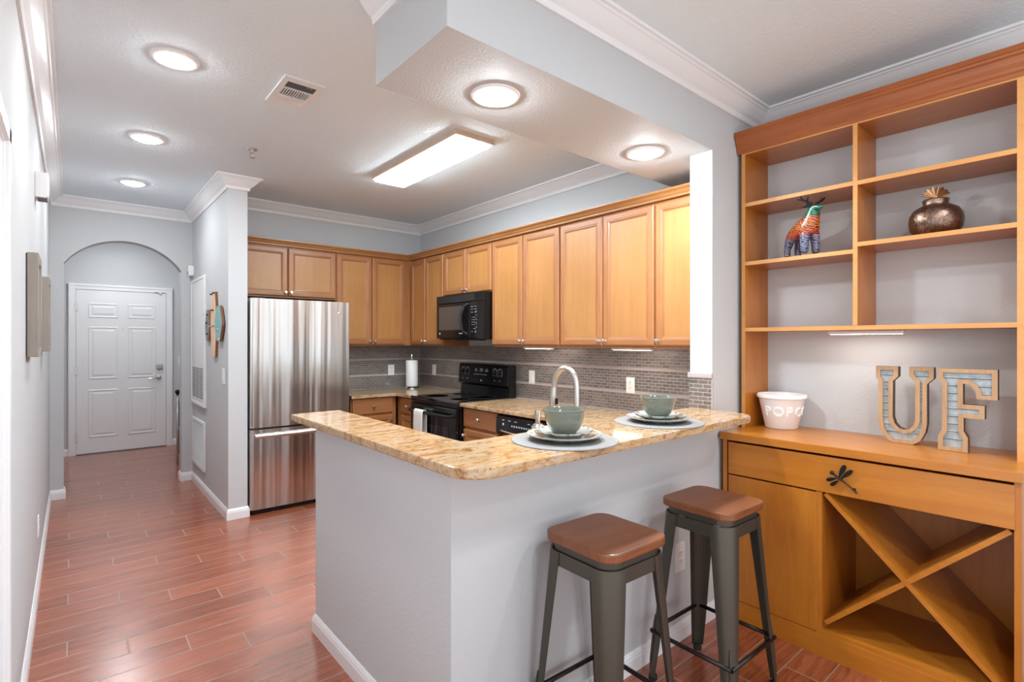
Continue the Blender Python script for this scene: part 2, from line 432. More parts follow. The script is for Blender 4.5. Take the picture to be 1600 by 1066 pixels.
# arch wall
ax0, ax1, zs, rise = -.06, .848, 2.135, .25
cxa = (ax0 + ax1) / 2; hw = (ax1 - ax0) / 2; rad = (hw * hw + rise * rise) / (2 * rise); zc = zs + rise - rad; a0 = math.asin(hw / rad)
arc = [(cxa + rad * math.sin(-a0 + 2 * a0 * k / 24), zc + rad * math.cos(-a0 + 2 * a0 * k / 24)) for k in range(25)]
poly = [(-1.2, 0), (ax0, 0)] + arc + [(ax1, 0), (1.3, 0), (1.3, CZ), (-1.2, CZ)]
wa = B()
t = bmesh.new()
fr = [t.verts.new((p[0], YA, p[1])) for p in poly]; bk = [t.verts.new((p[0], YA + .13, p[1])) for p in poly]
t.faces.new(fr); t.faces.new(list(reversed(bk)))
for k in range(len(poly)): t.faces.new((fr[k], bk[k], bk[(k + 1) % len(poly)], fr[(k + 1) % len(poly)]))
t.normal_update()
bmesh.ops.triangulate(t, faces=[f for f in t.faces if len(f.verts) > 4])
wa.merge(t)
struct(wa.build('wall_arch', m_wall), 'grey wall with a segmental arched opening')
struct(B().box(-1.2, 1.6, YD, YD + .14, 0, CZ).build('wall_entry', m_wall), 'grey wall around the front door')
struct(B().box(1.32, 1.46, YA + .13, YD, 0, CZ).build('wall_entry_right', m_wall))
struct(B().box(-1.06, -.92, YA + .13, YD, 0, CZ).build('wall_entry_left', m_wall))
# stub column and beam
YS = 1.37; BX = .895; BZ = 2.41
struct(B().box(2.515, XR, YS, 1.495, 0, BZ).build('wall_stub', m_wall), 'short grey stub wall at the end of the breakfast bar')
struct(B().box(BX, XR, YS, 1.87, BZ, CZ).build('wall_beam', m_wall), 'dropped grey header beam above the breakfast bar')
# half wall under the bar
hwm = B().prism([(.91, 2.56), (.91, YS), (2.515, YS), (2.515, 1.49), (1.03, 1.49), (1.03, 2.56)], 'z', 0, 1.036)
struct(hwm.build('wall_peninsula', m_wall), 'grey half wall carrying the granite breakfast bar')
struct(B().box(.900, 1.03, YS - .004, 2.57, 1.006, 1.036, 0, .004).build('trim_1', m_trim), 'white strip under the granite bar end')

crown = [(0, 2.640), (.012, 2.640), (.016, 2.652), (.014, 2.656), (.018, 2.664), (.034, 2.676), (.052, 2.694), (.068, 2.712), (.076, 2.716), (.080, 2.722), (.092, 2.724), (.094, CZ), (0, CZ)]
struct(B().sweep([(XL, 1.0), (XL, YA), (XH, YA), (XH, 4.60), (XH + .14, 4.60), (XH + .14, YB), (XR, YB), (XR, 1.87)], crown).build('trim_2', m_trim), 'white crown moulding around hallway and kitchen')
struct(B().sweep([(BX, 1.87), (BX, YS), (XR, YS), (XR, -1.7)], crown).build('trim_3', m_trim), 'white crown moulding along the beam and above the hutch')
base = [(0, 0), (.014, 0), (.014, .058), (.0125, .062), (.0115, .064), (.0115, .070), (.009, .075), (.006, .082), (.003, .086), (0, .086)]
struct(B().sweep([(XL, 2.10), (XL, YA), (ax0, YA), (ax0, YA + .13)], base).build('baseboard_left', m_trim), 'white baseboard along the left hallway wall')
struct(B().sweep([(ax1, YA + .13), (ax1, YA), (XH, YA), (XH, 4.60), (XH + .14, 4.60), (XH + .14, 4.70)], base).build('baseboard_hallway', m_trim), 'white baseboard around the refrigerator partition')
struct(B().sweep([(1.03, 2.56), (.91, 2.56), (.91, YS), (2.57, YS)], base).build('baseboard_peninsula', m_trim), 'white baseboard around the half wall')
struct(B().sweep([(-.92, YD), (-.040, YD)], base).build('baseboard_entry_left', m_trim))
struct(B().sweep([(1.048, YD), (1.32, YD)], base).build('baseboard_entry_right', m_trim))

# ------------------------------------------------------------------ doors
def six_panel(b, x0, x1, z0, z1, y):
    """raised six panel leaf face at y facing -y"""
    w = x1 - x0
    st = .115; cm = .10
    pw = (w - 2 * st - cm) / 2
    zs_ = [(z0 + .19, z0 + .80), (z0 + .93, z0 + 1.60), (z0 + 1.71, z0 + 1.90)]
    b.box(x0, x1, y, y + .03, z0, z1, 0)
    for (a, c) in zs_:
        for px in (x0 + st, x0 + st + pw + cm):
            for f, pr in ((1, [(0, y - .0005), (.008, y - .006), (.018, y - .006), (.026, y - .0015), (.036, y - .0015), (.058, y - .007)]),):
                b.rings(px, px + pw, a, c, y, pr)
d1 = B(); six_panel(d1, .037, .973, .012, 2.075, YD - .022)
door1 = struct(d1.build('door_1', m_door), 'white six-panel front door at the end of the hallway')
fr = B()
for (x0, x1, z0, z1) in ((-.040, .034, 0, 2.077), (.976, 1.048, 0, 2.077), (-.040, 1.048, 2.078, 2.148)):
    fr.box(x0, x1, YD - .03, YD, z0, z1, 0)
for (x0, x1, z0, z1) in ((-.036, -.012, 0, 2.121), (1.022, 1.044, 0, 2.121), (-.036, 1.044, 2.122, 2.144)):
    fr.box(x0, x1, YD - .037, YD - .029, z0, z1, 0)
fr.build('door_casing', m_trim, door1)
B().box(.034, .976, YD - .035, YD, 0, .012, 0).build('threshold', m_gap, door1)
hb = B()
hb.lathe([(.001, .0), (.030, .0), (.030, .008), (.012, .012), (.012, .045), (.001, .045)], 20, (.893, YD - .022, .936), axis='y')
hb.tube([(.893, YD - .062, .936), (.86, YD - .066, .940), (.80, YD - .066, .930), (.775, YD - .064, .926)], [.011, .010, .008, .007], 10)
hb.build('door_lever', m_nickel, door1)
B().box(.865, .935, YD - .05, YD - .022, 1.045, 1.115, 0, .012).build('deadbolt', m_nickel, door1)
B().lathe([(.001, 0), (.010, 0), (.010, .006), (.001, .006)], 14, (.505, YD - .022, 1.585), axis='y').build('peephole', m_nickel, door1)
for z in (.22, 1.05, 1.85):
    B().box(.026, .046, YD - .034, YD - .02, z - .05, z + .05, 0, .003).build('hinge', m_nickel, door1)
cl = B().box(.84, .95, YD - .045, YD - .022, 2.083, 2.098, 0, .003); cl.box(.895, .915, YD - .05, YD - .022, 2.062, 2.085, 0, .003)
cl.build('door_guard', m_trim, door1)
# casing and slab of the doorway at the left edge of the view
d2 = B().box(XL, XL + .006, 1.15, 2.02, .01, 1.98)
door2 = struct(d2.build('door_2', m_door), 'white side door on the left wall, only its casing in view')
c2 = B()
for o_, w_ in ((.0, .006), (.018, .012)):
    c2.box(XL, XL + .012 + o_ * .5, 2.02 + o_ * .4, 2.085 - o_ * .3, 0, 2.035 - o_ * .3, 0, .003)
    c2.box(XL, XL + .012 + o_ * .5, 1.085, 2.085 - o_ * .3, 1.98 + o_ * .3, 2.035 - o_ * .3, 0, .003)
c2.box(XL, XL + .016, 1.085, 1.15, 0, 2.035, 0, .003)
c2.build('door_casing', m_trim, door2)

# ------------------------------------------------------------------ ceiling fittings
def downlight(loc, label, lamp, r=.10):
    t = thing('recessed_light', label, 'ceiling light', loc, 0, 'recessed ceiling lights')
    B().lathe([(r * .70, -.0035), (r * .72, -.010), (r * .80, -.012), (r * .97, -.007), (r, -.001), (r * .70, -.001)], 40).build('trim_ring', m_white, t)
    b = B(); q = r * .71
    b.lathe([(q, -.006), (.0005, -.0065)] if lamp is m_lampd else [(q, -.006), (q * .97, -.012), (q * .85, -.018), (q * .6, -.023), (q * .3, -.025), (.0005, -.0255)], 40, cap=False)
    b.build('diffuser', lamp, t)
    return t
dl = downlight((.365, 2.85, CZ), 'lit round recessed light nearest the camera on the hallway ceiling', m_lamp)
copy_thing(dl, (.368, 4.07, CZ), 0, 'lit round recessed light in the middle of the hallway ceiling')
copy_thing(dl, (.382, 5.283, CZ), 0, 'lit round recessed light on the hallway ceiling closest to the arch')
copy_thing(dl, (.45, 6.95, CZ), 0, 'added unseen round recessed light over the entry just behind the arch')  # unseen lamp added to brighten the dark entry
copy_thing(dl, (.45, 7.75, CZ), 0, 'added unseen round recessed light over the entry close to the front door')  # second unseen lamp, added for a brighter front door wall
db = downlight((1.296, 1.632, BZ), 'lit round recessed light under the beam near its free end', m_lampb)
copy_thing(db, (2.287, 1.620, BZ), 0, 'lit round recessed light under the beam beside the stub wall')
dd_ = downlight((2.05, -.40, CZ), 'added unseen round recessed light on the dining side ceiling nearer the hutch wall', m_lampd)  # three unseen lamps added here to light hutch, stools and half wall
copy_thing(dd_, (1.10, -.20, CZ), 0, 'added unseen round recessed light on the dining side ceiling nearer the hallway')
copy_thing(dd_, (.55, -1.3, CZ), 0, 'added unseen round recessed light on the living side ceiling')
pl = thing('ceiling_panel_light', 'lit rectangular flat panel light with glow-tinted tan frame on kitchen ceiling', 'ceiling light', (1.95, 3.25, CZ))
b = B()
for x0, x1, y0, y1 in ((-.147, -.132, -.592, .592), (.132, .147, -.592, .592), (-.132, .132, -.592, -.577), (-.132, .132, .577, .592)):
    b.box(x0, x1, y0, y1, -.034, 0)
b.build('lamp_frame', m_panframe, pl)
b = B()
b.prism([(-.131, -.576), (-.131, .576), (.131, .576), (.131, -.576)], 'z', -.032, -.028)
b.prism([(-.128, -.573), (-.128, .573), (.128, .573), (.128, -.573)], 'z', -.052, -.030, 0, .008)
b.build('diffuser', m_panel, pl)
# air vent
av = thing('ceiling_vent', 'white square air supply vent on hallway ceiling', 'air vent', (.897, 2.83, CZ))
b = B()
for x0, x1, y0, y1 in ((-.10, -.072, -.172, .172), (.072, .10, -.172, .172), (-.072, .072, -.172, -.125), (-.072, .072, .118, .172), (-.072, .072, -.052, -.042), (-.072, .072, .052, .060)):
    b.box(x0, x1, y0, y1, -.010, 0, 0)
b.build('vent_frame', m_vent, av)
B().box(-.074, .074, -.13, .125, -.002, 0).build('vent_throat', m_dark, av)
for k in range(12):
    x = -.066 + k * .012
    B().box(x - .0025, x + .0025, -.043, .053, -.0065, -.0025).build('vent_slat', m_vent, av)
b = B()
for k in range(8): b.box(-.072, .072, -.122 + k * .009, -.1195 + k * .009, -.007, -.002)
b.build('vent_louver', m_gap, av)
b = B(); 
for k in range(5): b.box(-.072, .072, .060 + k * .012, .0705 + k * .012, -.008, -.002)
b.build('vent_louver', m_vent, av)
B().box(.02, .05, -.12, -.116, -.014, -.006).build('vent_lever', m_nickel, av)
sk = thing('fire_sprinkler', 'small chrome fire sprinkler head on the ceiling', 'sprinkler', (.937, 3.848, CZ))
B().lathe([(.001, -.006), (.03, -.006), (.034, 0), (.001, 0)], 20).build('escutcheon', m_nickel, sk)
b = B().tube([(0, 0, -.004), (0, 0, -.03)], .008, 8); b.tube([(-.012, 0, -.024), (-.014, 0, -.045), (0, 0, -.058)], .003, 6); b.tube([(.012, 0, -.024), (.014, 0, -.045), (0, 0, -.058)], .003, 6)
b.lathe([(.001, -.060), (.018, -.060), (.018, -.057), (.001, -.057)], 14)
b.build('sprinkler_head', m_nickel, sk)

# ------------------------------------------------------------------ cabinets
def knob_at(parent, x, y, z):
    return B().lathe([(.001, 0), (.008, 0), (.005, .004), (.005, .014), (.012, .018), (.0145, .024), (.012, .029), (.001, .031)], 16, (x, y, z), axis='y').build('knob', m_nickel, parent)
def cab_door(parent, x0, x1, z0, z1, yf, knob=None, t=.02, fw=.052):
    b = B()
    b.rings(x0, x1, z0, z1, yf, [(0, yf), (0, yf - t + .007), (.003, yf - t + .003), (.009, yf - t), (fw - .012, yf - t), (fw - .006, yf - t + .002), (fw - .003, yf - t + .0015), (fw + .002, yf - t + .007), (fw + .008, yf - t + .0085), (fw + .010, yf - t + .0085)], 1, 0)
    # mitred rails carry horizontal grain: third slot for the top and bottom members
    for f in b.bm.faces:
        c = f.calc_center_median()
        if f.material_index == 0 and abs(f.normal.y) > .3 or f.material_index == 0:
            if min(abs(c.z - z0), abs(c.z - z1)) < fw + .012 and abs(c.x - (x0 + x1) / 2) < 1e-3: f.material_index = 2
    d = b.build('door', [m_maplef, m_maple, m_maplex], parent)
    if knob: knob_at(d, knob[0], yf - t, knob[1])
    return d
def cab_drawer(parent, x0, x1, z0, z1, yf, t=.02):
    b = B()
    b.rings(x0, x1, z0, z1, yf, [(0, yf), (0, yf - t + .006), (.003, yf - t + .002), (.010, yf - t)], 0, 0)
    d = b.build('drawer', [m_maplex], parent)
    knob_at(d, (x0 + x1) / 2, yf - t, (z0 + z1) / 2)
    return d
UZ0, UZ1 = 1.38, 2.285
FACE_X = -PI / 2         # rotation that makes a unit face -X
# units are built with their back on y = 0 and front at y = -depth
def upper(label, loc, rz, w, z0, z1, depth, doors):
    t = thing('wall_cabinet', label, 'wall cabinet', (loc[0], loc[1], z0), rz, 'maple wall cabinets')
    h = z1 - z0
    B().box(0, w, -depth, 0, 0, h, 0).build('body', m_maplef, t)
    for (a, c, k) in doors:
        kx = None if k is None else ((a + .022, .045) if k == 'l' else (c - .022, .045))
        cab_door(t, a, c, .012, h - .012, -depth, kx)
    return t
D = .31
upper('short maple two-door cabinet above the refrigerator', (1.098, YB - .001), 0, .852, 1.822, UZ1, D - .02, [(.012, .402, 'r'), (.408, .848, 'l')])
upper('tall maple two-door wall cabinet in the corner right of the refrigerator', (1.952, YB - .001), 0, .815, UZ0, UZ1, D - .02, [(.006, .366, 'r'), (.374, .738, 'l')])
xw = XR - .001
def ucab(label, y1, y0, z0, doors): return upper(label, (xw, y1), FACE_X, y1 - y0, z0, UZ1, D - .02, doors)
ucab('narrow maple two-door wall cabinet left of the microwave', 4.946, 4.283, UZ0, [(.035, .318, 'r'), (.326, .657, 'l')])
ucab('short maple two-door cabinet directly above the microwave', 4.281, 3.517, 1.852, [(.015, .372, 'r'), (.378, .758, 'l')])
ucab('maple two-door wall cabinet just right of the microwave', 3.515, 2.702, UZ0, [(.006, .398, 'r'), (.404, .807, 'l')])
ucab('wide maple two-door wall cabinet over the faucet side', 2.700, 1.880, UZ0, [(.006, .404, 'r'), (.410, .816, 'l')])
ucab('maple wall cabinet with one door beside the stub wall', 1.878, 1.500, UZ0, [(.006, .372, 'l')])
# cornice on top of the wall cabinets
corn = [(-.03, UZ1), (.002, UZ1), (.006, UZ1 + .006), (.006, UZ1 + .012), (.014, UZ1 + .018), (.024, UZ1 + .032), (.036, UZ1 + .040), (.040, UZ1 + .046), (.040, UZ1 + .052), (-.03, UZ1 + .052)]
tag(B().sweep([(1.088, YB - D), (XR - D, YB - D), (XR - D, 1.498)], corn).build('cabinet_cornice', m_mapley), 'maple crown strip running along the tops of the wall cabinets', 'cornice')

# base units
def base_unit(label, loc, rz, w, depth, doors, drawers, toe=True):
    t = thing('base_cabinet', label, 'base cabinet', (loc[0], loc[1], 0), rz, 'maple base cabinets')
    b = B().box(0, w, -depth, 0, .10, .884); b.box(.0, w, -depth + .07, -.01, 0, .10)
    b.build('body', m_maplef, t)
    for (a, c, z0, z1) in drawers: cab_drawer(t, a, c, z0, z1, -depth)
    for (a, c, z0, z1, k) in doors: cab_door(t, a, c, z0, z1, -depth, (a + .025 if k == 'l' else c - .025, z1 - .05))
    return t
base_unit('maple base cabinet between refrigerator and corner', (1.985, YB - .001), 0, .465, .565, [(.01, .425, .115, .705, 'r')], [(.01, .425, .725, .875)])
base_unit('narrow maple base cabinet left of the range', (xw, 4.673), FACE_X, .383, .585, [(.095, .378, .115, .705, 'r')], [(.095, .378, .725, .875)])
base_unit('maple base cabinet between range and dishwasher', (xw, 3.520), FACE_X, .455, .585, [(.005, .450, .115, .705, 'l')], [(.005, .450, .725, .875)])
base_unit('maple sink base cabinet behind the half wall', (2.42, 1.495), PI, 1.36, .585, [(.02, .66, .115, .705, 'r'), (.70, 1.34, .115, .705, 'l')], [])
base_unit('maple blind corner cabinet under the sink side counter', (xw, 2.440), FACE_X, .94, .585, [], [])

# countertops
def slab(poly, z0, z1, r, name, label, cat, bev=.006):
    """polygon with per-corner radii, extruded"""
    pts = []
    n = len(poly)
    for i, (x, y, rr) in enumerate(poly):
        p = Vector((x, y))
        if rr == 0: pts.append((x, y)); continue
        a = (Vector(poly[i - 1][:2]) - p).normalized(); c = (Vector(poly[(i + 1) % n][:2]) - p).normalized()
        ang = a.angle(c); tl = rr / math.tan(ang / 2); cen = p + (a + c).normalized() * (rr / math.sin(ang / 2))
        s0 = p + a * tl - cen; s1 = p + c * tl - cen
        a0 = math.atan2(s0.y, s0.x); a1 = math.atan2(s1.y, s1.x); dlt = (a1 - a0 + PI) % (2 * PI) - PI
        for k in range(9):
            q = a0 + dlt * k / 8; pts.append((cen.x + rr * math.cos(q), cen.y + rr * math.sin(q)))
    return tag(B().prism(pts, 'z', z0, z1, 0, bev).build(name, m_granite), label, cat)
slab([(.808, 2.605, 0), (.808, 1.133, .10), (2.505, 1.133, .10), (2.512, 1.50, 0), (1.048, 1.50, .02), (1.048, 2.605, 0)], 1.037, 1.069, 0, 'breakfast_bar_top', 'golden granite L-shaped breakfast bar top with rounded corners', 'countertop')
slab([(1.975, YB - .002, 0), (1.975, 4.625, 0), (2.425, 4.625, .03), (2.425, 4.288, 0), (XR - .002, 4.288, 0), (XR - .002, YB - .002, 0)], .885, .916, 0, 'countertop', 'golden granite corner counter between refrigerator and range', 'countertop')
slab([(2.425, 3.522, 0), (2.425, 2.14, .02), (1.04, 2.14, 0), (1.04, 1.495, 0), (XR - .002, 1.497, 0), (XR - .002, 3.522, 0)], .885, .916, 0, 'countertop', 'golden granite counter from range to the sink behind the bar', 'countertop')

# backsplash
bs = B().box(1.975, XR - .011, YB - .011, YB, .917, UZ0); 
bs.box(XR - .011, XR, 1.497, YB - .011, .917, UZ0)
bso = struct(bs.build('wall_backsplash', m_tile), 'grey-brown metallic mosaic tile backsplash with mauve strips')
for z0, z1 in ((1.045, 1.066), (1.216, 1.237)):
    B().box(1.975, XR - .014, YB - .014, YB - .0105, z0, z1, 0, .002, 1).build('mauve_strip', m_mauve, bso)
    B().box(XR - .014, XR - .0105, 1.497, YB - .014, z0, z1, 0, .002, 1).build('mauve_strip', m_mauve, bso)
B().box(XR - .014, XR - .006, 1.497, YB - .014, .917, .925, 0).build('caulk_line', m_mauve, bso)
st = B().box(2.5045, 2.5145, YS, 1.495, 1.0695, 1.230)
sto = struct(st.build('wall_tile_end', m_tile), 'small patch of mosaic tile on the end of the stub wall')
b = B().box(2.498, 2.5145, YS - .006, 1.502, 1.230, 1.256, 0, .004); b.build('tile_cap', m_mauve, sto)
B().box(2.503, 2.5145, YS - .008, YS, 1.0695, 1.232, 0, .003).build('tile_edge', m_mauve, sto)

# ------------------------------------------------------------------ refrigerator
FY = 4.575
fg = thing('refrigerator', 'brushed stainless bottom-freezer refrigerator beside the hallway partition', 'refrigerator', (1.100, 4.62, 0))
FWd = .835
B().box(.008, FWd - .008, .022, .60, .03, 1.765, 0, .004).build('body', m_steelside, fg)
def fridge_front(z0, z1, name):
    b = B(); n = 24
    prof = []
    for k in range(n + 1):
        u = k / n; x = u * FWd
        y = -.040 - .012 * (1 - (2 * u - 1) ** 2)
        prof.append((x, y))
    poly = [(0, .018)] + [(0, -.030), (.004, -.036)] + prof[1:-1] + [(FWd - .004, -.036), (FWd, -.030), (FWd, .018)]
    b.prism(poly, 'z', z0, z1, 0)
    b.bm.normal_update()
    for f in b.bm.faces:
        if abs(f.normal.z) < .5 and f.normal.y < -.5: f.smooth = True
    return b.build(name, m_steel, fg)
ud = fridge_front(.712, 1.776, 'upper_door')
B().box(.0, .018, -.046, -.030, .73, 1.76, 0, .004).build('door_edge_grip', m_nickel, ud)
B().lathe([(.001, 0), (.014, 0), (.013, .003), (.001, .004)], 20, (.735, -.0445, 1.675), axis='y').build('badge', m_nickel, ud)
fd = fridge_front(.045, .698, 'freezer_drawer')
hp = [(-.050, .625), (-.085, .640), (-.088, .652), (-.080, .662), (-.052, .668)]
b = B().prism(hp, 'x', .03, FWd - .03, 0); b.build('drawer_handle', m_nickel, fd)
B().box(.02, FWd - .02, -.012, .022, .008, .044).build('toe_grille', m_blackp, fg)
for x in (.06, FWd - .06):
    for y in (.06, .52): B().lathe([(.018, 0), (.018, .03), (.012, .032)], 12, (x, y, 0)).build('levelling_foot', m_blackp, fg)
B().box(.02, .12, -.03, .10, 1.766, 1.782, 0, .004).build('hinge_cover', m_steelside, fg)

# ------------------------------------------------------------------ range (faces -X): local width along x, front -y
rw = .758
rg = thing('range', 'black freestanding electric range with glass cooktop and backguard', 'range', (XR - .016, 4.284, 0), FACE_X)
rd = .615
B().box(0, rw, -rd, -.01, .04, .895).build('body', m_black, rg)
B().box(.02, rw - .02, -rd + .04, -.05, 0, .04).build('plinth', m_blackp, rg)
ck = B().box(-.001, rw + .001, -rd - .03, -.085, .895, .921, 0, .006).build('cooktop', m_glass, rg)
for (x, y, r) in ((.19, -.48, .11), (.56, -.48, .085), (.19, -.22, .075), (.56, -.22, .10)):
    B().lathe([(r - .002, .9212), (r, .9214), (r, .9212)], 32, (x, y, 0)).build('burner_ring', m_gap, ck)
bg_ = B().prism([(-.085, .915), (-.075, 1.00), (-.110, 1.025), (-.100, 1.19), (-.085, 1.208), (-.015, 1.208), (-.005, 1.19), (-.005, .915)], 'x', 0, rw, 0, .004).build('backguard', m_black, rg)
def slope_y(z): return -.110 + (z - 1.025) / .165 * .010
mk = B()
for cx, cz in ((.075, 1.135), (.150, 1.135), (.575, 1.135), (.650, 1.135)):
    for k in range(11):
        a = R(-50 + k * 28); 
        x = cx + .033 * math.cos(a); z = cz + .036 * math.sin(a)
        mk.box(x - .003, x + .003, slope_y(z) - .0015, slope_y(z) + .002, z - .0035, z + .0035)
for k in range(7):
    mk.box(.255 + k * .030, .270 + k * .030, slope_y(1.112) - .0015, slope_y(1.112) + .002, 1.108, 1.114)
for x0, x1 in ((.265, .305), (.345, .395), (.425, .475)):
    mk.box(x0, x1, slope_y(1.145) - .0015, slope_y(1.145) + .002, 1.141, 1.146); mk.box(x0 + .008, x1 - .006, slope_y(1.16) - .0015, slope_y(1.16) + .002, 1.157, 1.162)
for x in (.075, .15, .575, .65): mk.box(x - .010, x + .010, slope_y(1.065) - .0015, slope_y(1.065) + .002, 1.062, 1.066)
mk.lathe([(.001, .002), (.009, .002), (.009, .0035), (.001, .0035)], 16, (.375, slope_y(1.055), 1.055), axis='y')
mk.build('control_markings', m_mark, bg_)
B().box(.335, .415, slope_y(1.16) - .001, slope_y(1.16) + .004, 1.150, 1.172).build('clock_display', m_glass, bg_)
for cx in (.075, .150, .575, .650):
    kb = B().lathe([(.001, -.002), (.022, -.002), (.020, .016), (.016, .019), (.001, .019)], 24, (cx, slope_y(1.135), 1.135), axis='y')
    kb.box(cx - .004, cx + .004, slope_y(1.135) - .026, slope_y(1.135) - .012, 1.117, 1.153, 0, .002)
    kb.build('dial', m_blackp, bg_)
od = B().box(.008, rw - .008, -rd - .035, -rd - .002, .235, .862, 0, .008).build('oven_door', m_black, rg)
B().box(.12, rw - .12, -rd - .037, -rd - .033, .36, .70).build('oven_window', m_glass, od)
b = B().tube([(.05, -rd - .030, .80), (.055, -rd - .075, .80), (.09, -rd - .082, .80), (rw - .09, -rd - .082, .80), (rw - .055, -rd - .075, .80), (rw - .05, -rd - .030, .80)], .014, 12)
b.build('oven_handle', m_blackp, od)
B().box(.008, rw - .008, -rd - .030, -rd - .002, .045, .225, 0, .008).build('storage_drawer', m_black, rg)
B().box(.0, rw, -rd - .024, -rd + .002, .868, .894, 0, .004).build('front_rail', m_blackp, rg)
# dish towel over the oven handle
tw = B(); n = 14
xt0, xt1 = 4.284 - .335, 4.284 - .185
hx = XR - .016 - (rd + .082)
path = []
for k in range(8): path.append((hx + .021, .56 + k * .03))
for k in range(1, 8):
    a = PI * k / 8; path.append((hx + .0205 * math.cos(a), .80 + .0205 * math.sin(a)))
for k in range(11): path.append((hx - .021 - .004 * math.sin(k * .5), .80 - k * .034))
grid = []
for i, (px, pz) in enumerate(path):
    row = []
    for j in range(n + 1):
        u = j / n; y = xt0 + (xt1 - xt0) * u
        row.append(tw.bm.verts.new((px + (-.003 if i > 8 else .001) * abs(math.sin(u * 9)), y, pz)))
    grid.append(row)
for a, b2 in zip(grid, grid[1:]):
    for j in range(n):
        f = tw.bm.faces.new((a[j], a[j + 1], b2[j + 1], b2[j])); f.smooth = True
two = tag(tw.build('dish_towel', m_towel), 'cream waffle dish towel hanging over the oven door handle', 'towel')
sm = two.modifiers.new('solid', 'SOLIDIFY'); sm.thickness = .005; sm.offset = 0

# ------------------------------------------------------------------ dishwasher
dw = thing('dishwasher', 'black dishwasher with control panel under the granite counter', 'dishwasher', (XR - .016, 3.055, 0), FACE_X)
B().box(0, .600, -.56, -.01, .02, .875).build('body', m_blackp, dw)
dd = B().box(.004, .596, -.60, -.562, .12, .715, 0, .006).build('door', m_black, dw)
cp = B().prism([(-.562, .722), (-.606, .728), (-.616, .75), (-.612, .850), (-.598, .872), (-.562, .876)], 'x', .004, .596, 0, .004).build('control_panel', m_black, dw)
b = B()
for k in range(9): b.box(.185 + k * .026, .197 + k * .026, -.6165, -.6125, .80, .812)
for x in (.08, .15, .22, .36): b.box(x, x + .022, -.616, -.6115, .838, .843)
b.lathe([(.001, 0), (.010, 0), (.010, .002), (.001, .002)], 14, (.09, -.6135, .81), axis='y')
b.build('control_markings', m_mark, cp)
b = B()
pts = [(.07 + .42 * k / 12, -.620 - .012 * math.sin(PI * k / 12), .762 - .006 * math.sin(PI * k / 12)) for k in range(13)]
b.tube(pts, .006, 8); b.build('handle_trim', m_nickel, cp)
B().box(.01, .59, -.54, -.05, 0, .10).build('kick_plate', m_blackp, dw)

# ------------------------------------------------------------------ microwave
mz, mh, mwid, md = 1.440, .408, .735, .385
mw = thing('microwave', 'black over-the-range microwave under the short maple cabinet', 'microwave', (XR - .012, 4.258, mz), FACE_X)
B().box(0, mwid, -md + .035, 0, 0, mh).build('body', m_blackp, mw)
B().box(0, mwid, -md, -md + .034, mh - .075, mh, 0, .004).build('vent_grille', m_blackp, mw)
b = B()
for k in range(5): b.box(.03, mwid - .12, -md - .0015, -md + .004, mh - .066 + k * .0125, mh - .061 + k * .0125)
b.build('vent_slots', m_dark, mw)
mdoor = B().box(0, .545, -md, -md + .034, .012, mh - .078, 0, .006).build('door', m_black, mw)
B().box(.045, .425, -md - .0025, -md + .004, .085, mh - .105, 0, .004).build('window', mat('mesh_glass', (.055, .05, .046), .10, coat=.6), mdoor)
b = B().tube([(.505, -md + .002, .045), (.480, -md - .030, .075), (.462, -md - .036, .165), (.470, -md - .036, .225), (.498, -md - .028, .295), (.515, -md + .002, .315)], .013, 10)
b.build('handle', m_black, mdoor)
b = B().lathe([(.001, 0), (.010, 0), (.010, .002), (.001, .002)], 16, (.06, -md - .0005, .055), axis='y')
b.build('emblem', m_mark, mdoor)
B().box(.38, .43, -md - .002, -md + .002, .050, .058).build('model_text', m_mark, mdoor)
cpn = B().box(.548, .655, -md, -md + .034, .012, mh - .078, 0, .004).build('control_panel', m_glass, mw)
b = B()
for r in range(4):
    for c_ in range(3): b.box(.577 + c_ * .020, .583 + c_ * .020, -md - .0015, -md + .002, .127 + r * .021, .132 + r * .021)
for r in range(5): b.box(.640, .646, -md - .0015, -md + .002, .103 + r * .034, .109 + r * .034)
for z in (.235, .262, .285): b.box(.566, .592, -md - .0015, -md + .002, z, z + .0035); b.box(.616, .640, -md - .0015, -md + .002, z, z + .0035)
b.box(.577, .586, -md - .0015, -md + .002, .064, .072); b.box(.624, .633, -md - .0015, -md + .002, .062, .074); b.box(.60, .632, -md - .0015, -md + .002, .09, .094)
b.build('keypad_markings', m_mark, cpn)
B().box(.657, mwid, -md, -md + .034, .0, mh - .078, 0, .004).build('side_trim', m_blackp, mw)
B().box(.30, .65, -md + .02, -md + .10, -.010, 0.001, 0, .003).build('task_light_lens', m_blackp, mw)

# ------------------------------------------------------------------ under-shelf light bars
def light_bar(loc, L, label):
    t = thing('light_bar', label, 'light bar', loc, 0, 'slim white under-shelf light bars')
    B().box(-.022, .022, -L / 2, L / 2, -.016, 0, 0, .004).build('housing', m_stripd, t)
    b = B(); b.bm.faces.new([b.bm.verts.new(p) for p in ((-.016, -L / 2 + .01, -.0168), (-.016, L / 2 - .01, -.0168), (.016, L / 2 - .01, -.0168), (.016, -L / 2 + .01, -.0168))])
    b.build('diffuser', m_strip, t, recalc=False)
    return t
light_bar((2.86, 2.13, UZ0 - .001), .32, 'slim white light bar under the wide cabinet over the bar')
light_bar((2.86, 3.04, UZ0 - .001), .32, 'slim white light bar under the cabinet right of the microwave')
light_bar((2.90, .80, 1.472), .31, 'slim white light bar under the lowest hutch shelf')

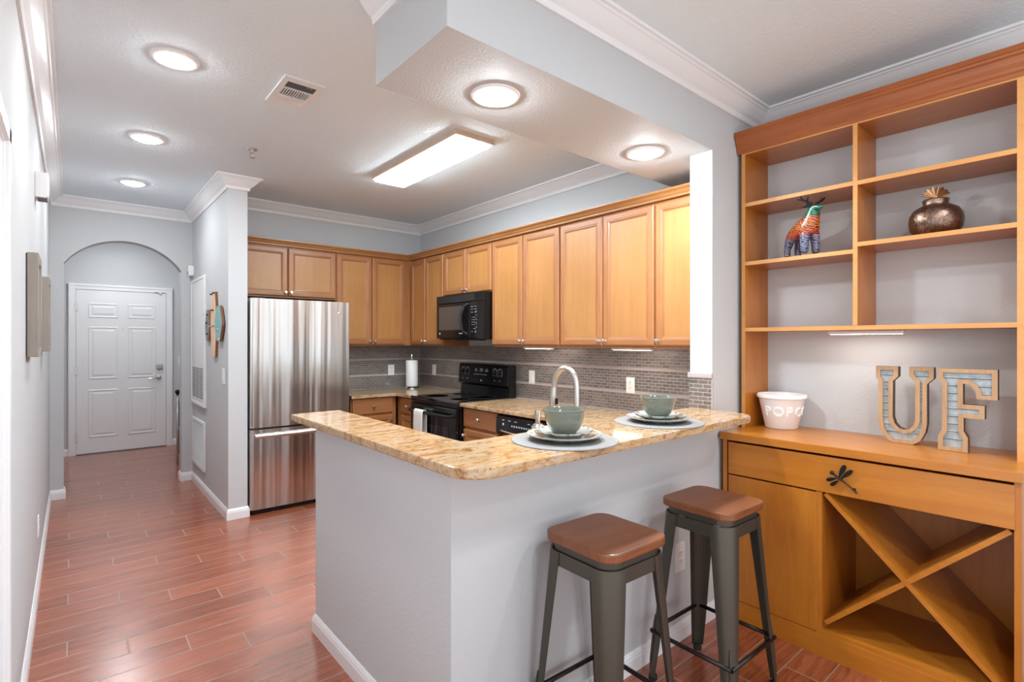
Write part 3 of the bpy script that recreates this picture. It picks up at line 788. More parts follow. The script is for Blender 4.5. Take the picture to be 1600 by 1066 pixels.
# ------------------------------------------------------------------ wall plates
def plate(label, loc, rz, kind, w=.072, h=.115):
    nm = {'outlet': 'wall_outlet', 'switch': 'light_switch'}[kind]
    t = thing(nm, label, 'outlet' if kind == 'outlet' else 'switch', loc, rz, 'white outlets' if kind == 'outlet' else 'white switches')
    B().box(-w / 2, w / 2, -.006, 0, -h / 2, h / 2, 0, .002).build('cover_plate', m_white, t)
    if kind == 'outlet':
        for z in (-.020, .020):
            s_ = B().box(-.017, .017, -.0085, -.004, z - .015, z + .015, 0, .003).build('socket', m_white, t)
            q = B().box(-.009, -.006, -.0092, -.0082, z - .001, z + .008); q.box(.006, .009, -.0092, -.0082, z - .001, z + .008); q.box(-.002, .002, -.0092, -.0082, z - .010, z - .006)
            q.build('slots', m_gap, s_)
    else:
        B().box(-.016, .016, -.010, -.004, -.033, .033, 0, .002).build('rocker', m_white, t)
    return t
xb = XR - .0145
plate('white outlet on the tile backsplash behind the paper towels', (2.682, YB - .0145, 1.108), 0, 'outlet')
plate('white switch on the backsplash left of the range backguard', (xb, 4.915, 1.110), FACE_X, 'switch')
plate('white switch on the backsplash right of the range', (xb, 3.320, 1.112), FACE_X, 'switch')
plate('white outlet on the backsplash nearest the stub wall', (xb, 2.278, 1.108), FACE_X, 'outlet')
plate('white outlet low on the half wall between the stools', (2.21, YS, .393), 0, 'outlet', .08, .135)
plate('white switch on the hallway partition near its corner', (XH, 4.752, 1.138), FACE_X, 'switch', .09, .13)
plate('white switch on the entry wall right of the front door', (1.157, YD, 1.163), 0, 'switch')
plate('white outlet low on the left hallway wall', (XL, 4.10, .345), PI / 2, 'outlet')

# ------------------------------------------------------------------ hallway things
def picture(y0, y1, z0, z1, label):
    t = thing('picture_frame', label, 'picture', (XL, (y0 + y1) / 2, z0), PI / 2, 'framed pictures on the left wall')
    w = y1 - y0; h = z1 - z0; d = .042
    b = B()
    for x0, x1, a, c in ((-w / 2, -w / 2 + .04, 0, h), (w / 2 - .04, w / 2, 0, h), (-w / 2 + .04, w / 2 - .04, 0, .04), (-w / 2 + .04, w / 2 - .04, h - .04, h)):
        b.box(x0, x1, -d, -.004, a, c, 0, .002, 1)
    b.build('frame', m_frame, t)
    B().box(-w / 2 + .03, w / 2 - .03, -d + .020, -.006, .03, h - .03).build('mounted_print', m_mount, t)
    B().box(-w / 2 + .004, w / 2 - .004, -.006, 0, .004, h - .004).build('backing', m_dark, t)
picture(3.09, 3.40, 1.353, 1.812, 'grey driftwood picture frame nearer the camera on the left wall')
picture(4.45, 4.76, 1.357, 1.835, 'grey driftwood picture frame nearer the arch on the left wall')
al = thing('alarm_siren', 'white alarm box high on the left hallway wall', 'alarm', (XL, 3.86, 2.205), PI / 2)
B().prism([(0, 0), (-.045, .0), (-.055, .010), (-.055, .132), (-.05, .137), (0, .137)], 'x', -.06, .06, 0, .004).build('housing', m_white, al)
B().box(-.05, .05, -.050, -.01, -.004, .001).build('speaker_slot', m_gap, al)
# access panel with grille on the partition (faces -X)
ap = thing('access_panel', 'tall white air handler access panel with louvred bottom on the partition', 'access panel', (XH, 5.82, .805), FACE_X)
pw2, ph2 = .70, 1.235
b = B()
for x0, x1, a, c in ((-.35, -.315, 0, ph2), (.315, .35, 0, ph2), (-.315, .315, 0, .03), (-.315, .315, ph2 - .03, ph2)): b.box(x0, x1, -.022, 0, a, c, 0, .003, 1)
b.build('panel_frame', m_trim, ap)
pd = B().box(-.318, .318, -.016, -.002, .028, ph2 - .028).build('panel_door', mat('white_panel_paint', (.78, .78, .78), .45, bmp=(8, .05)), ap)
b = B()
for r in range(16):
    for c_ in range(3): b.box(-.27 + c_ * .185, -.105 + c_ * .185, -.0175, -.010, .075 + r * .0185, .084 + r * .0185)
b.build('louvre_slots', m_gap, pd)
b = B()
for x, z in ((-.29, .84), (.27, .86)): b.lathe([(.001, 0), (.009, 0), (.007, .004), (.001, .004)], 10, (x, -.016, z), axis='y')
b.build('latch', m_nickel, pd)
rv = thing('return_vent', 'white louvred return air vent low on the partition', 'air vent', (XH, 5.83, .205), FACE_X)
b = B()
for x0, x1, a, c in ((-.32, -.28, 0, .46), (.28, .32, 0, .46), (-.28, .28, 0, .035), (-.28, .28, .425, .46)): b.box(x0, x1, -.016, 0, a, c, 0, .003, 1)
b.build('vent_frame', m_vent, rv)
B().box(-.282, .282, -.004, 0, .033, .427).build('vent_throat', m_gap, rv)
for k in range(19):
    z = .040 + k * .0203
    B().prism([(-.0145, z), (-.013, z + .001), (-.004, z + .0085), (-.0055, z + .0075)], 'x', -.28, .28).build('louvre', m_vent, rv)
mdn = thing('motion_detector', 'small white motion detector in the hallway corner above the access panel', 'detector', (XH - .001, 6.14, 2.09), FACE_X)
B().prism([(-.026, 0), (.026, 0), (.032, .012), (.032, .085), (.026, .10), (-.026, .10), (-.032, .085), (-.032, .012)], 'y', -.05, 0, 0, .006).build('housing', m_white, mdn)
B().box(-.014, .014, -.052, -.046, .012, .045, 0, .002).build('lens', m_gap, mdn)
# surfboard wall plaque (faces -X)
sb = thing('surfboard_plaque', 'wall plaque of three wooden surfboards in tan, grey and teal', 'wall decoration', (XH, 5.06, 1.29), FACE_X)
def board(x0, x1, z0, z1, taper, yoff, m, name):
    cx = (x0 + x1) / 2; w = (x1 - x0) / 2; pts = []
    zm = (z0 + z1) / 2; h = (z1 - z0) / 2
    pts = [(cx - w * taper, z0), (cx + w * taper, z0), (cx + w, zm - h * .12), (cx + w, zm + h * .12), (cx + w * taper, z1), (cx - w * taper, z1), (cx - w, zm + h * .12), (cx - w, zm - h * .12)]
    b = B().prism(pts, 'y', yoff - .020, yoff, 1); b.bm.normal_update()
    for f in b.bm.faces:
        if f.normal.y < -.9: f.material_index = 0
    return b.build(name, [m, m_surfe], sb)
tb = board(-.12, .12, 0, .555, .55, 0, m_surft, 'tan_board')
gb = board(-.36, -.17, .135, .415, .45, 0, m_surfg, 'grey_board')
bb = board(.09, .37, .135, .425, .42, -.008, m_surfb, 'teal_board')
b = B(); b.tube([(-.20, -.022, .26), (-.10, -.025, .265), (.0, -.025, .275), (.12, -.027, .275)], .004, 6); b.build('cord', m_mount, tb)
for p_, x, z in ((tb, -.05, .54), (tb, .05, .545), (tb, .0, .40)):
    B().lathe([(.001, 0), (.008, 0), (.006, .012), (.010, .016), (.001, .020)], 10, (x, -.020, z), axis='y').build('hook', m_dark, p_)
for x, z in ((-.24, .37), (-.27, .30), (-.25, .2)):
    B().lathe([(.001, 0), (.009, 0), (.007, .012), (.001, .016)], 10, (x, -.020, z), axis='y').build('hook', m_dark, gb)
for x, z in ((.22, .23), (.28, .15)):
    B().lathe([(.001, 0), (.010, 0), (.008, .010), (.001, .014)], 10, (x, -.028, z), axis='y').build('hook', m_nickel, bb)
# slim stand behind the arch jamb
ss = thing('metal_stand', 'slim metal stand with black finial just behind the right arch jamb', 'stand', (.985, 7.05, 0))
b = B().tube([(-.06, 0, 0), (-.06, 0, .80)], .012, 8); b.tube([(.06, 0, 0), (.06, 0, .80)], .012, 8)
for z in (.10, .42, .74): b.tube([(-.06, 0, z), (.06, 0, z)], .010, 8)
b.build('posts', m_nickel, ss)
b = B().box(-.052, .052, -.004, .004, .12, .40); b.box(-.052, .052, -.004, .004, .44, .72); b.build('panel', m_gap, ss)
B().lathe([(.001, .80), (.012, .80), (.012, .815), (.024, .83), (.026, .845), (.018, .862), (.001, .868)], 14, (-.06, 0, 0)).build('finial', m_blackp, ss)
B().lathe([(.001, .80), (.012, .80), (.012, .815), (.024, .83), (.026, .845), (.018, .862), (.001, .868)], 14, (.06, 0, 0)).build('finial', m_blackp, ss)

# ------------------------------------------------------------------ counter things
pt = thing('paper_towel_holder', 'chrome paper towel holder in the counter corner', 'holder', (2.805, 4.985, .916))
B().lathe([(.001, 0), (.080, 0), (.080, .006), (.066, .018), (.062, .022), (.001, .022)], 32).build('base', m_chrome, pt)
B().lathe([(.006, .02), (.006, .335), (.014, .34), (.018, .352), (.014, .364), (.001, .368)], 16).build('post', m_chrome, pt)
tag(B().lathe([(.012, .940), (.062, .940), (.064, .945), (.064, 1.213), (.062, 1.217), (.012, 1.217), (.012, .940)], 36, (2.805, 4.985, 0), cap=False).build('paper_towel_roll', m_paper), 'white roll of paper towels on the chrome holder', 'paper towels')
fc = thing('faucet', 'brushed nickel gooseneck pull-down faucet behind the breakfast bar', 'faucet', (1.755, 1.612, .916))
B().lathe([(.001, 0), (.030, 0), (.030, .008), (.024, .014), (.022, .10), (.016, .11)], 24).build('base', m_nickel, fc)
pts = [(0, 0, .05), (0, 0, .14), (0, 0, .25)] + [(0, .072 - .072 * math.cos(PI * k / 12), .295 + .085 * math.sin(PI * k / 12)) for k in range(0, 12)] + [(0, .146, .28)]
B().tube(pts, [.0135] * (len(pts)), 14).build('gooseneck', m_nickel, fc)
sp_ = B().tube([(0, .146, .285), (0, .149, .25), (0, .152, .205), (0, .153, .195)], [.0145, .017, .0195, .017], 14).build('spray_head', m_nickel, fc)
B().box(-.006, .006, .125, .134, .205, .235, 0, .003).build('spray_button', m_blackp, sp_)
B().tube([(.022, 0, .075), (.05, 0, .085), (.075, -.01, .12)], [.008, .007, .006], 8).build('lever', m_nickel, fc)
sd = thing('soap_dispenser', 'small chrome soap dispenser beside the gooseneck faucet', 'soap dispenser', (1.500, 1.600, .916))
B().lathe([(.001, 0), (.030, 0), (.030, .10), (.029, .148), (.020, .156), (.001, .158)], 24).build('bottle', m_chrome, sd)
B().lathe([(.010, .155), (.010, .185), (.012, .187), (.012, .213), (.001, .215)], 16).build('pump', m_chrome, sd)
B().tube([(0, 0, .207), (.02, .03, .207), (.024, .036, .197)], .005, 8).build('nozzle', m_chrome, sd)

BT = 1.069
def place_setting(x, y, where):
    tag(B().lathe([(.001, 0), (.188, 0), (.190, .0015), (.188, .004), (.001, .004)], 56, (0, 0, 0)).build('placemat', m_mat, None, (x, y, BT)), 'round grey woven placemat ' + where, 'placemat', 'placemats on the bar')
    tag(B().lathe([(.001, .0), (.080, .0), (.088, .005), (.128, .016), (.1345, .020), (.1345, .022), (.127, .021), (.086, .009), (.001, .007)], 56).build('dinner_plate', m_plate, None, (x, y, BT + .0045)), 'celadon dinner plate with brown floral rim ' + where, 'plate', 'dinner plates on the bar')
    tag(B().lathe([(.001, .0), (.060, .0), (.068, .004), (.098, .015), (.1035, .019), (.1035, .021), (.096, .019), (.066, .008), (.001, .006)], 56).build('salad_plate', m_plate, None, (x + .004, y + .004, BT + .0045 + .0115)), 'small celadon plate under bowl ' + where, 'plate', 'salad plates on the bar')
    b = B().lathe([(.001, .0), (.043, .0), (.044, .005), (.046, .007), (.056, .018), (.064, .034), (.069, .052), (.0715, .066), (.0745, .076), (.0785, .082), (.079, .086), (.076, .087), (.071, .078), (.066, .056), (.056, .026), (.042, .012), (.001, .010)], 56)
    tag(b.build('bowl', m_green, None, (x + .004, y + .004, BT + .0045 + .0115 + .0090)), 'celadon green ceramic bowl ' + where, 'bowl', 'bowls on the bar')
place_setting(1.338, 1.288, 'at the setting nearer the free bar corner')
place_setting(1.950, 1.312, 'at the setting nearer the hutch')

# ------------------------------------------------------------------ stools
def leg_mesh(sx, sy):
    """folded sheet corner leg: top at the seat corner, splayed outward to the foot"""
    b = B(); H = .722
    lv = [(.985, .1505, .016, .062), (.93, .1525, .016, .061), (.80, .158, .015, .057), (.5, .170, .012, .047), (.2, .182, .010, .036), (.03, .189, .008, .028)]
    prev = None
    for (h, e, fl, r) in lv:
        z = H * h; outer = []; 
        c = (e - r)
        outer.append((c - fl, e))
        for k in range(7):
            a = PI / 2 - PI / 2 * k / 6; outer.append((c + r * math.cos(a), c + r * math.sin(a)))
        outer.append((e, c - fl))
        th = .004; inner = []
        r2 = max(r - th, .004)
        inner.append((c - fl, e - th))
        for k in range(7):
            a = PI / 2 - PI / 2 * k / 6; inner.append((c + r2 * math.cos(a), c + r2 * math.sin(a)))
        inner.append((e - th, c - fl))
        ring = [b.bm.verts.new((p[0] * sx, p[1] * sy, z)) for p in outer + list(reversed(inner))]
        if prev:
            for k in range(len(ring)):
                f = b.bm.faces.new((prev[k], prev[(k + 1) % len(ring)], ring[(k + 1) % len(ring)], ring[k])); f.smooth = (k < 8)
        else: b.bm.faces.new(ring)
        prev = ring
    b.bm.faces.new(list(reversed(prev)))
    return b
def rrect(hx, hy, r, n=6):
    pts = []
    for (cx, cy, a0) in ((hx - r, hy - r, 0), (-hx + r, hy - r, 90), (-hx + r, -hy + r, 180), (hx - r, -hy + r, 270)):
        for k in range(n + 1):
            a = R(a0 + 90 * k / n); pts.append((cx + r * math.cos(a), cy + r * math.sin(a)))
    return pts
def make_stool(label, loc, rz):
    t = thing('bar_stool', label, 'bar stool', loc, rz, 'metal bar stools with wooden seats')
    B().prism(rrect(.155, .157, .052), 'z', .738, .768, 0, .006).build('seat', m_seat, t)
    b = B()
    o = rrect(.1475, .1475, .060); i_ = rrect(.1435, .1435, .056)
    for (z0, z1, g) in ((.664, .711, .001), (.711, .7375, -.006)):
        oo = [(p[0] * (1 + g / .15), p[1] * (1 + g / .15)) for p in o]; ii = [(p[0] * (1 + g / .15), p[1] * (1 + g / .15)) for p in i_]
        n = len(oo)
        A = [b.bm.verts.new((p[0], p[1], z0)) for p in oo]; Bq = [b.bm.verts.new((p[0], p[1], z1)) for p in oo]
        Cq = [b.bm.verts.new((p[0], p[1], z1)) for p in ii]; Dq = [b.bm.verts.new((p[0], p[1], z0)) for p in ii]
        for k in range(n):
            q = (k + 1) % n
            for qd in ((A[k], A[q], Bq[q], Bq[k]), (Bq[k], Bq[q], Cq[q], Cq[k]), (Cq[k], Cq[q], Dq[q], Dq[k]), (Dq[k], Dq[q], A[q], A[k])):
                b.bm.faces.new(qd)
    b.prism(rrect(.139, .139, .054), 'z', .732, .7378)
    b.build('seat_frame', m_gun, t)
    for sx in (1, -1):
        for sy in (1, -1):
            lg = leg_mesh(sx, sy).build('leg', m_gun, t)
            # pressed rib down the corner of the leg
            rb = B(); pts = []
            for h in (.06, .12, .22, .33, .38):
                e = .189 - (.189 - .1505) * ((h - .03) / .97); r = .028 + .034 * ((h - .03) / .97); k = e - r + (r + .0005) * .7071
                pts.append((k * sx, k * sy, .722 * h))
            rb.tube(pts, [.002, .006, .006, .006, .002], 8); rb.build('pressed_rib', m_gun, lg)
            B().lathe([(.016, 0), (.018, .004), (.018, .020), (.012, .024)], 12, ((.189 - .018) * sx, (.189 - .018) * sy, 0)).build('rubber_foot', m_rubber, lg)
    e = .178
    for p, q in (((-e, -e), (e, -e)), ((-e, e), (e, e)), ((-e, -e), (-e, e)), ((e, -e), (e, e))):
        z = .205
        B().tube([(p[0] * .985, p[1] * .985, z), (q[0] * .985, q[1] * .985, z)], .0085, 8).build('footrest_bar', m_gund, t)
    b = B()
    for s in (1, -1):
        b.box(-.135, .135, .092 * s - .012, .092 * s + .012, .662, .672); b.box(.092 * s - .012, .092 * s + .012, -.135, .135, .672, .682)
    b.build('under_seat_brace', m_gund, t)
    return t
stool = make_stool('metal bar stool with walnut seat nearer the bar corner', (1.395, 1.150, 0), R(-2))
copy_thing(stool, (2.030, 1.105, 0), R(-1), 'metal bar stool with walnut seat nearer the hutch')

# ------------------------------------------------------------------ hutch (faces -X): local x = from left end, toward -Y
HB = XR - .002                       # back plane
HY = 1.345                           # left end
hu = thing('hutch', 'amber wood hutch with open shelves, wide drawer and X-shaped wine rack', 'hutch', (HB, HY, 0), FACE_X)
hd = HB - 2.578                      # base depth .48
HW = 1.112
b = B(); b.box(0, .022, -hd, 0, 0, .915); b.box(HW - .020, HW, -hd, 0, 0, .915); b.box(.022, .444, -hd + .004, -.02, .102, .12); b.box(.442, .466, -hd, -.02, .102, .742)
b.box(.022, HW - .02, -hd + .02, -.02, .745, .762)
b.build('base_carcass', m_hutch, hu)
B().box(.0221, HW - .0201, -hd, -hd + .018, 0, .102).build('plinth', m_hutchx, hu)
B().box(.466, HW - .02, -hd + .004, -.02, .102, .122).build('rack_floor', m_hutchx, hu)
B().box(.022, HW - .02, -.019, -.002, .01, .915).build('back_panel', m_hutch, hu)
B().box(-.010, HW + .004, -hd - .016, 0, .916, .955, 0, .003).build('countertop', m_hutchx, hu)
dr = B().box(.030, 1.094, -hd - .004, -hd + .020, .744, .905, 0, .002).build('drawer', m_hutchx, hu)
B().box(.030, .443, -hd - .002, -hd + .017, .107, .737, 0, .002).build('door', m_hutch, hu)
# X rack
x0, x1, z0, z1 = .467, HW - .021, .123, .742
def diag(p, q, th, y0, y1):
    d = (Vector(q) - Vector(p)).normalized(); n_ = Vector((-d.y, d.x)) * th / 2
    return [tuple(Vector(p) + n_), tuple(Vector(q) + n_), tuple(Vector(q) - n_), tuple(Vector(p) - n_)], y0, y1
for nm, p, q in (('rack_board', (x0 + .010, z1 - .006), (x1 - .010, z0 + .008)), ('rack_board', (x0 + .010, z0 + .030), (x1 - .010, z1 - .008))):
    pl_, y0, y1 = diag(p, q, .019, -hd + .006, -.021)
    B().prism(pl_, 'y', y0 + (.0015 if p[1] < q[1] else 0), y1).build(nm, m_hutchx, hu)
# dragonfly pull
dgx, dgz, dgy = HY - .800, .820, -hd - .004
dg = B(); 
dg.tube([(dgx - .028, dgy - .022, dgz + .020), (dgx - .005, dgy - .024, dgz + .005), (dgx + .02, dgy - .020, dgz - .012), (dgx + .052, dgy - .014, dgz - .040), (dgx + .062, dgy - .012, dgz - .050)], [.004, .006, .0035, .003, .004], 8)
dg.lathe([(.001, -.009), (.007, -.006), (.009, 0), (.007, .006), (.001, .009)], 12, (dgx - .030, dgy - .022, dgz + .022))
dg.lathe([(.006, 0), (.004, .010), (.005, .022)], 10, (dgx, dgy, dgz), axis='y')
dg.lathe([(.006, 0), (.004, .006), (.004, .014)], 10, (dgx + .050, dgy, dgz - .038), axis='y')
def wing(px, pz, qx, qz, w):
    d = Vector((qx - px, qz - pz)); n_ = Vector((-d.y, d.x)).normalized()
    pts = []
    for k in range(13):
        a = 2 * PI * k / 12
        if k == 12: break
        u = .5 - .5 * math.cos(a); v = math.sin(a) * w * (.35 + .65 * u)
        pts.append((px + d.x * u + n_.x * v, pz + d.y * u + n_.y * v))
    dg.prism(pts, 'y', dgy - .027, dgy - .023)
wing(dgx - .002, dgz + .006, dgx + .022, dgz + .066, .014); wing(dgx + .004, dgz + .002, dgx + .050, dgz + .048, .013)
wing(dgx - .010, dgz + .002, dgx - .052, dgz - .014, .011); wing(dgx - .002, dgz - .006, dgx - .035, dgz - .034, .011)
dg.build('dragonfly_pull', m_dragon, dr)
# upper case
ud_ = HB - 2.780
TOPZ = 2.452
def upright(xa, xb_, z0, z1, name='upright'):
    b = B().box(xa, xb_, -ud_, 0, z0, z1, 0)
    b.bm.normal_update()
    for f in b.bm.faces:
        if f.normal.y < -.9: f.material_index = 1
    return b.build(name, [m_hutch, m_hutched], hu)
upright(0, .020, .955, TOPZ, 'side_panel'); upright(HW - .032, HW - .012, .955, TOPZ, 'side_panel'); upright(.528, .547, 1.496, TOPZ - .014, 'divider')
def shelf(xa, xb_, z, name='shelf'):
    b = B().box(xa, xb_, -ud_, 0, z - .020, z)
    b.bm.normal_update()
    for f in b.bm.faces:
        if f.normal.y < -.9: f.material_index = 1
    return b.build(name, [m_hutchx, m_hutched], hu)
shelf(.020, .528, 2.170); shelf(.020, .528, 1.852); shelf(.547, HW - .032, 2.168); shelf(.547, HW - .032, 1.882)
shelf(.020, HW - .032, 1.495); shelf(.020, HW - .032, TOPZ, 'top_panel')
cor = [(0, 2.440), (.004, 2.440), (.006, 2.456), (.010, 2.462), (.012, 2.474), (.020, 2.490), (.028, 2.512), (.034, 2.520), (.036, 2.528), (.040, 2.532), (.040, 2.552), (0, 2.552)]
# profile swept in local coordinates: travel so the right-hand side is the front
B().sweep([(-.020, -ud_ - .0005), (HW - .0115, -ud_ - .0005), (HW - .0115, -.03)], cor).build('cornice', m_cornice, hu)
B().box(.0, HW - .012, -ud_, 0, 2.4525, 2.54).build('cornice_backing', m_cornice, hu)

# ------------------------------------------------------------------ things on the hutch
ST = .956
# letters (face -X); outline in (y, z)
def letter(ch, poly, xf, name, label, th=.042, inset=.017):
    z0 = min(p[1] for p in poly); yc = sum(p[0] for p in poly) / len(poly)
    t = bmesh.new()
    P = [(-(p[0] - yc), p[1] - z0) for p in poly]      # local x to the right
    vs = [t.verts.new((p[0], -th, p[1])) for p in P]
    f = t.faces.new(vs)
    if f.normal.y > 0: f.normal_flip()
    f.normal_update()
    if f.normal.y > 0: bmesh.ops.reverse_faces(t, faces=[f])
    ex = bmesh.ops.extrude_face_region(t, geom=[f])
    bv = [v for v in ex['geom'] if isinstance(v, bmesh.types.BMVert)]
    bmesh.ops.translate(t, vec=(0, th, 0), verts=bv)
    bmesh.ops.recalc_face_normals(t, faces=t.faces)
    ff = [q for q in t.faces if q.normal.y < -.9]
    for q in t.faces: q.material_index = 1
    for q in ff: q.material_index = 0
    r = bmesh.ops.inset_region(t, faces=ff, thickness=inset, depth=0, use_even_offset=True)
    for q in r['faces']: q.material_index = 0
    inner = [q for q in t.faces if q.normal.y < -.9 and q not in r['faces']]
    ip = [(v.co.x, v.co.z) for v in inner[0].verts]
    ex2 = bmesh.ops.extrude_face_region(t, geom=inner)
    bv = [v for v in ex2['geom'] if isinstance(v, bmesh.types.BMVert)]
    nf = [q for q in ex2['geom'] if isinstance(q, bmesh.types.BMFace)]
    bmesh.ops.translate(t, vec=(0, .010, 0), verts=bv)
    bmesh.ops.delete(t, geom=inner, context='FACES_ONLY') if all(q.is_valid for q in inner) else None
    t.normal_update(); bmesh.ops.triangulate(t, faces=[q for q in t.faces if len(q.verts) > 4])
    root = thing(name, label, 'letter sign', (xf + th, yc, ST), FACE_X, 'marquee letters on the hutch')
    b = B(); b.merge(t, None, False)
    b.build('letter_body', [m_letter, m_letterside], root, recalc=False)
    # corrugated insert: ribs clipped to the inner outline by scanning
    b = B()
    def spans(z):
        xs = []
        n = len(ip)
        for k in range(n):
            (xa, za), (xb2, zb2) = ip[k], ip[(k + 1) % n]
            if (za > z) != (zb2 > z): xs.append(xa + (z - za) / (zb2 - za) * (xb2 - xa))
        xs.sort(); return list(zip(xs[::2], xs[1::2]))
    zt = max(p[1] for p in ip); zb_ = min(p[1] for p in ip); z = zt - .020
    while z > zb_ + .006:
        for (xa, xb2) in spans(z):
            if xb2 - xa > .008:
                b.prism([(-th + .0102, z - .006), (-th + .003, z - .0015), (-th + .003, z + .0015), (-th + .0102, z + .006)], 'x', xa + .0005, xb2 - .0005)
        z -= .0325
    t2 = bmesh.new(); f2 = t2.faces.new([t2.verts.new((p[0], -th + .0098, p[1])) for p in ip]); t2.normal_update(); bmesh.ops.triangulate(t2, faces=[f2]); 
    b.merge(t2, 0, False)
    b.build('corrugated_insert', m_galv, root)
    return root
U = [(.753, 1.307), (.667, 1.307), (.667, 1.262), (.687, 1.240), (.688, 1.075), (.680, 1.045), (.664, 1.026), (.645, 1.020), (.626, 1.026), (.611, 1.043), (.604, 1.070), (.604, 1.240), (.626, 1.264), (.626, 1.307), (.538, 1.307), (.538, 1.258), (.562, 1.232), (.562, 1.055), (.568, 1.015), (.585, .978), (.612, .957), (.690, .957), (.718, .980), (.736, 1.012), (.743, 1.055), (.743, 1.240), (.753, 1.254)]
Fp = [(.516, 1.306), (.327, 1.306), (.327, 1.183), (.391, 1.183), (.394, 1.212), (.404, 1.232), (.418, 1.243), (.434, 1.244), (.434, 1.157), (.366, 1.157), (.366, 1.101), (.432, 1.101), (.432, 1.045), (.418, 1.018), (.418, .956), (.516, .956), (.516, 1.016), (.502, 1.045), (.502, 1.242), (.516, 1.262)]
letter('U', U, 2.885, 'letter_u', 'galvanised metal letter U in a wooden outline on the hutch')
letter('F', Fp, 2.842, 'letter_f', 'galvanised metal letter F in a wooden outline on the hutch')
# popcorn bucket
bk = thing('popcorn_bucket', 'white ceramic bucket with raised POPCORN lettering on the hutch counter', 'bucket', (2.928, 1.197, ST))
B().lathe([(.001, 0), (.076, 0), (.080, .004), (.112, .158), (.114, .160), (.121, .163), (.123, .170), (.121, .180), (.116, .182), (.112, .178), (.108, .160), (.076, .010), (.001, .008)], 56).build('bucket_body', m_ceramic, bk)
lt = B()
view = math.atan2(-1.203, -2.928)
for k, ch in enumerate('POPCORN'):
    cu = bpy.data.curves.new('t', 'FONT'); cu.body = ch; cu.size = .072; cu.extrude = .002; cu.align_x = 'CENTER'; cu.resolution_u = 4
    ob = bpy.data.objects.new('t', cu); C.objects.link(ob)
    dg_ = bpy.context.evaluated_depsgraph_get(); me = bpy.data.meshes.new_from_object(ob.evaluated_get(dg_))
    t = bmesh.new(); t.from_mesh(me); bpy.data.objects.remove(ob); bpy.data.meshes.remove(me); bpy.data.curves.remove(cu)
    ang = view + R(-40) + R(31) * k
    tilt = math.atan2(.032, .154)
    z = .070
    rr_ = .080 + .032 * (z / .158) + .0012
    # letter plane: local x -> tangent, y -> up along the wall, z -> outward
    rad_ = Vector((math.cos(ang), math.sin(ang), 0)); tan_ = Vector((-math.sin(ang), math.cos(ang), 0)); up_ = (Vector((0, 0, 1)) * math.cos(tilt) + rad_ * math.sin(tilt)); out_ = tan_.cross(up_)
    for v in t.verts:
        x, y, zz = v.co
        bend = x * x / (2 * .09)
        v.co = rad_ * rr_ + Vector((0, 0, z)) + tan_ * x + up_ * y + out_ * (zz - bend)
    lt.merge(t, 0, False)
lt.build('lettering', m_ceramic, bk)
# lidded vase
vz = thing('bronze_jar', 'hammered bronze jar with a golden ginkgo leaf lid on the hutch shelf', 'jar', (2.905, .535, 1.8825))
B().lathe([(.001, 0), (.058, 0), (.074, .008), (.092, .034), (.098, .066), (.094, .096), (.080, .120), (.058, .134), (.046, .140), (.001, .140)], 48, smooth=True).build('jar_body', m_bronze, vz)
ld = B().lathe([(.001, .139), (.046, .139), (.045, .150), (.048, .160), (.045, .164), (.001, .168)], 40).build('lid', m_bronze, vz)
lf = B(); n = 26
for sgn in (1,):
    c0 = [lf.bm.verts.new((0, s_, .168)) for s_ in (-.006, .006)]
    fr_, bk_ = [], []
    for k in range(n + 1):
        a = R(18 + 144 * k / n); rr2 = .055 * (1 + .10 * math.sin(k * 1.7)) * (.9 if k in (n // 2,) else 1)
        dx, dz = rr2 * math.cos(a) * .95, rr2 * math.sin(a) * .85
        yy = .005 * math.sin(k * 1.55)
        fr_.append(lf.bm.verts.new((dx, yy - .004, .170 + dz))); bk_.append(lf.bm.verts.new((dx, yy + .004, .170 + dz)))
    for k in range(n):
        lf.bm.faces.new((c0[0], fr_[k], fr_[k + 1])); lf.bm.faces.new((c0[1], bk_[k + 1], bk_[k])); lf.bm.faces.new((fr_[k], bk_[k], bk_[k + 1], fr_[k + 1]))
    lf.bm.faces.new((c0[0], c0[1], bk_[0], fr_[0])); lf.bm.faces.new((c0[1], c0[0], fr_[-1], bk_[-1]))
lf.lathe([(.010, .164), (.006, .168), (.006, .178)], 12)
lf.build('leaf_finial', m_brass, ld, rz=R(-62))

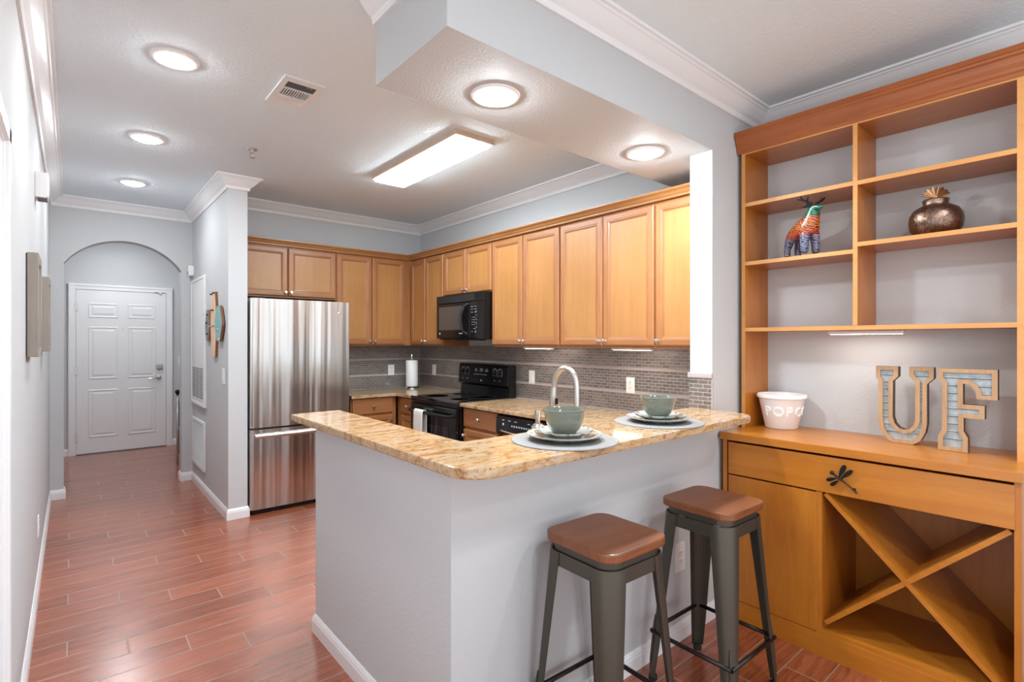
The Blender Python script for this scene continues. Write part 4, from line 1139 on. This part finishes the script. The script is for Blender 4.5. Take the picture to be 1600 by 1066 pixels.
# painted stag: skinned body, facing local +x
sg = thing('stag_figurine', 'colourful striped stag figurine with black antlers on the hutch shelf', 'figurine', (2.845, 1.055, 1.8525), R(-122))
sg.scale = (.87, .87, .87)
me = bpy.data.meshes.new('stag_body'); bm = bmesh.new(); sk_l = bm.verts.layers.skin.verify()
def chain(prev, pts):
    for (p, r) in pts:
        v = bm.verts.new(p); v[sk_l].radius = (r, r)
        if prev is not None: bm.edges.new((prev, v))
        prev = v
    return prev
hip = bm.verts.new((-.055, 0, .150)); hip[sk_l].radius = (.042, .048); hip[sk_l].use_root = True
mid = chain(hip, [((-.01, 0, .160), .047)])
chest = chain(mid, [((.042, 0, .172), .053)])
neck = chain(chest, [((.068, 0, .208), .046), ((.082, 0, .242), .038)])
head = chain(neck, [((.094, 0, .268), .030), ((.122, 0, .264), .020), ((.148, 0, .254), .013)])
for s in (1, -1):
    chain(hip, [((-.068, s * .028, .125), .034), ((-.078, s * .034, .090), .027), ((-.098, s * .035, .055), .020), ((-.092, s * .036, .022), .018), ((-.088, s * .036, .006), .018)])
    chain(chest, [((.050, s * .032, .125), .031), ((.052, s * .035, .085), .025), ((.054, s * .035, .045), .022), ((.055, s * .035, .006), .022)])
chain(hip, [((-.096, 0, .150), .014), ((-.108, 0, .126), .008)])
bm.to_mesh(me); bm.free(); me.materials.append(m_stag)
so = bpy.data.objects.new('stag_body', me); C.objects.link(so); so.parent = sg
so.modifiers.new('skin', 'SKIN').use_smooth_shade = True
ssf = so.modifiers.new('sub', 'SUBSURF'); ssf.levels = 2; ssf.render_levels = 2
an = B()
for s in (1, -1):
    an.tube([(.088, s * .012, .288), (.076, s * .036, .302), (.070, s * .060, .312), (.076, s * .078, .330)], [.008, .0065, .0055, .004], 8)
    an.tube([(.076, s * .036, .302), (.096, s * .046, .324)], [.0055, .0035], 8)
    an.tube([(.070, s * .060, .312), (.052, s * .082, .318)], [.005, .003], 8)
    an.tube([(.090, s * .018, .276), (.074, s * .046, .282), (.064, s * .058, .276)], [.008, .012, .004], 8)
an.build('antlers', m_antler, so)
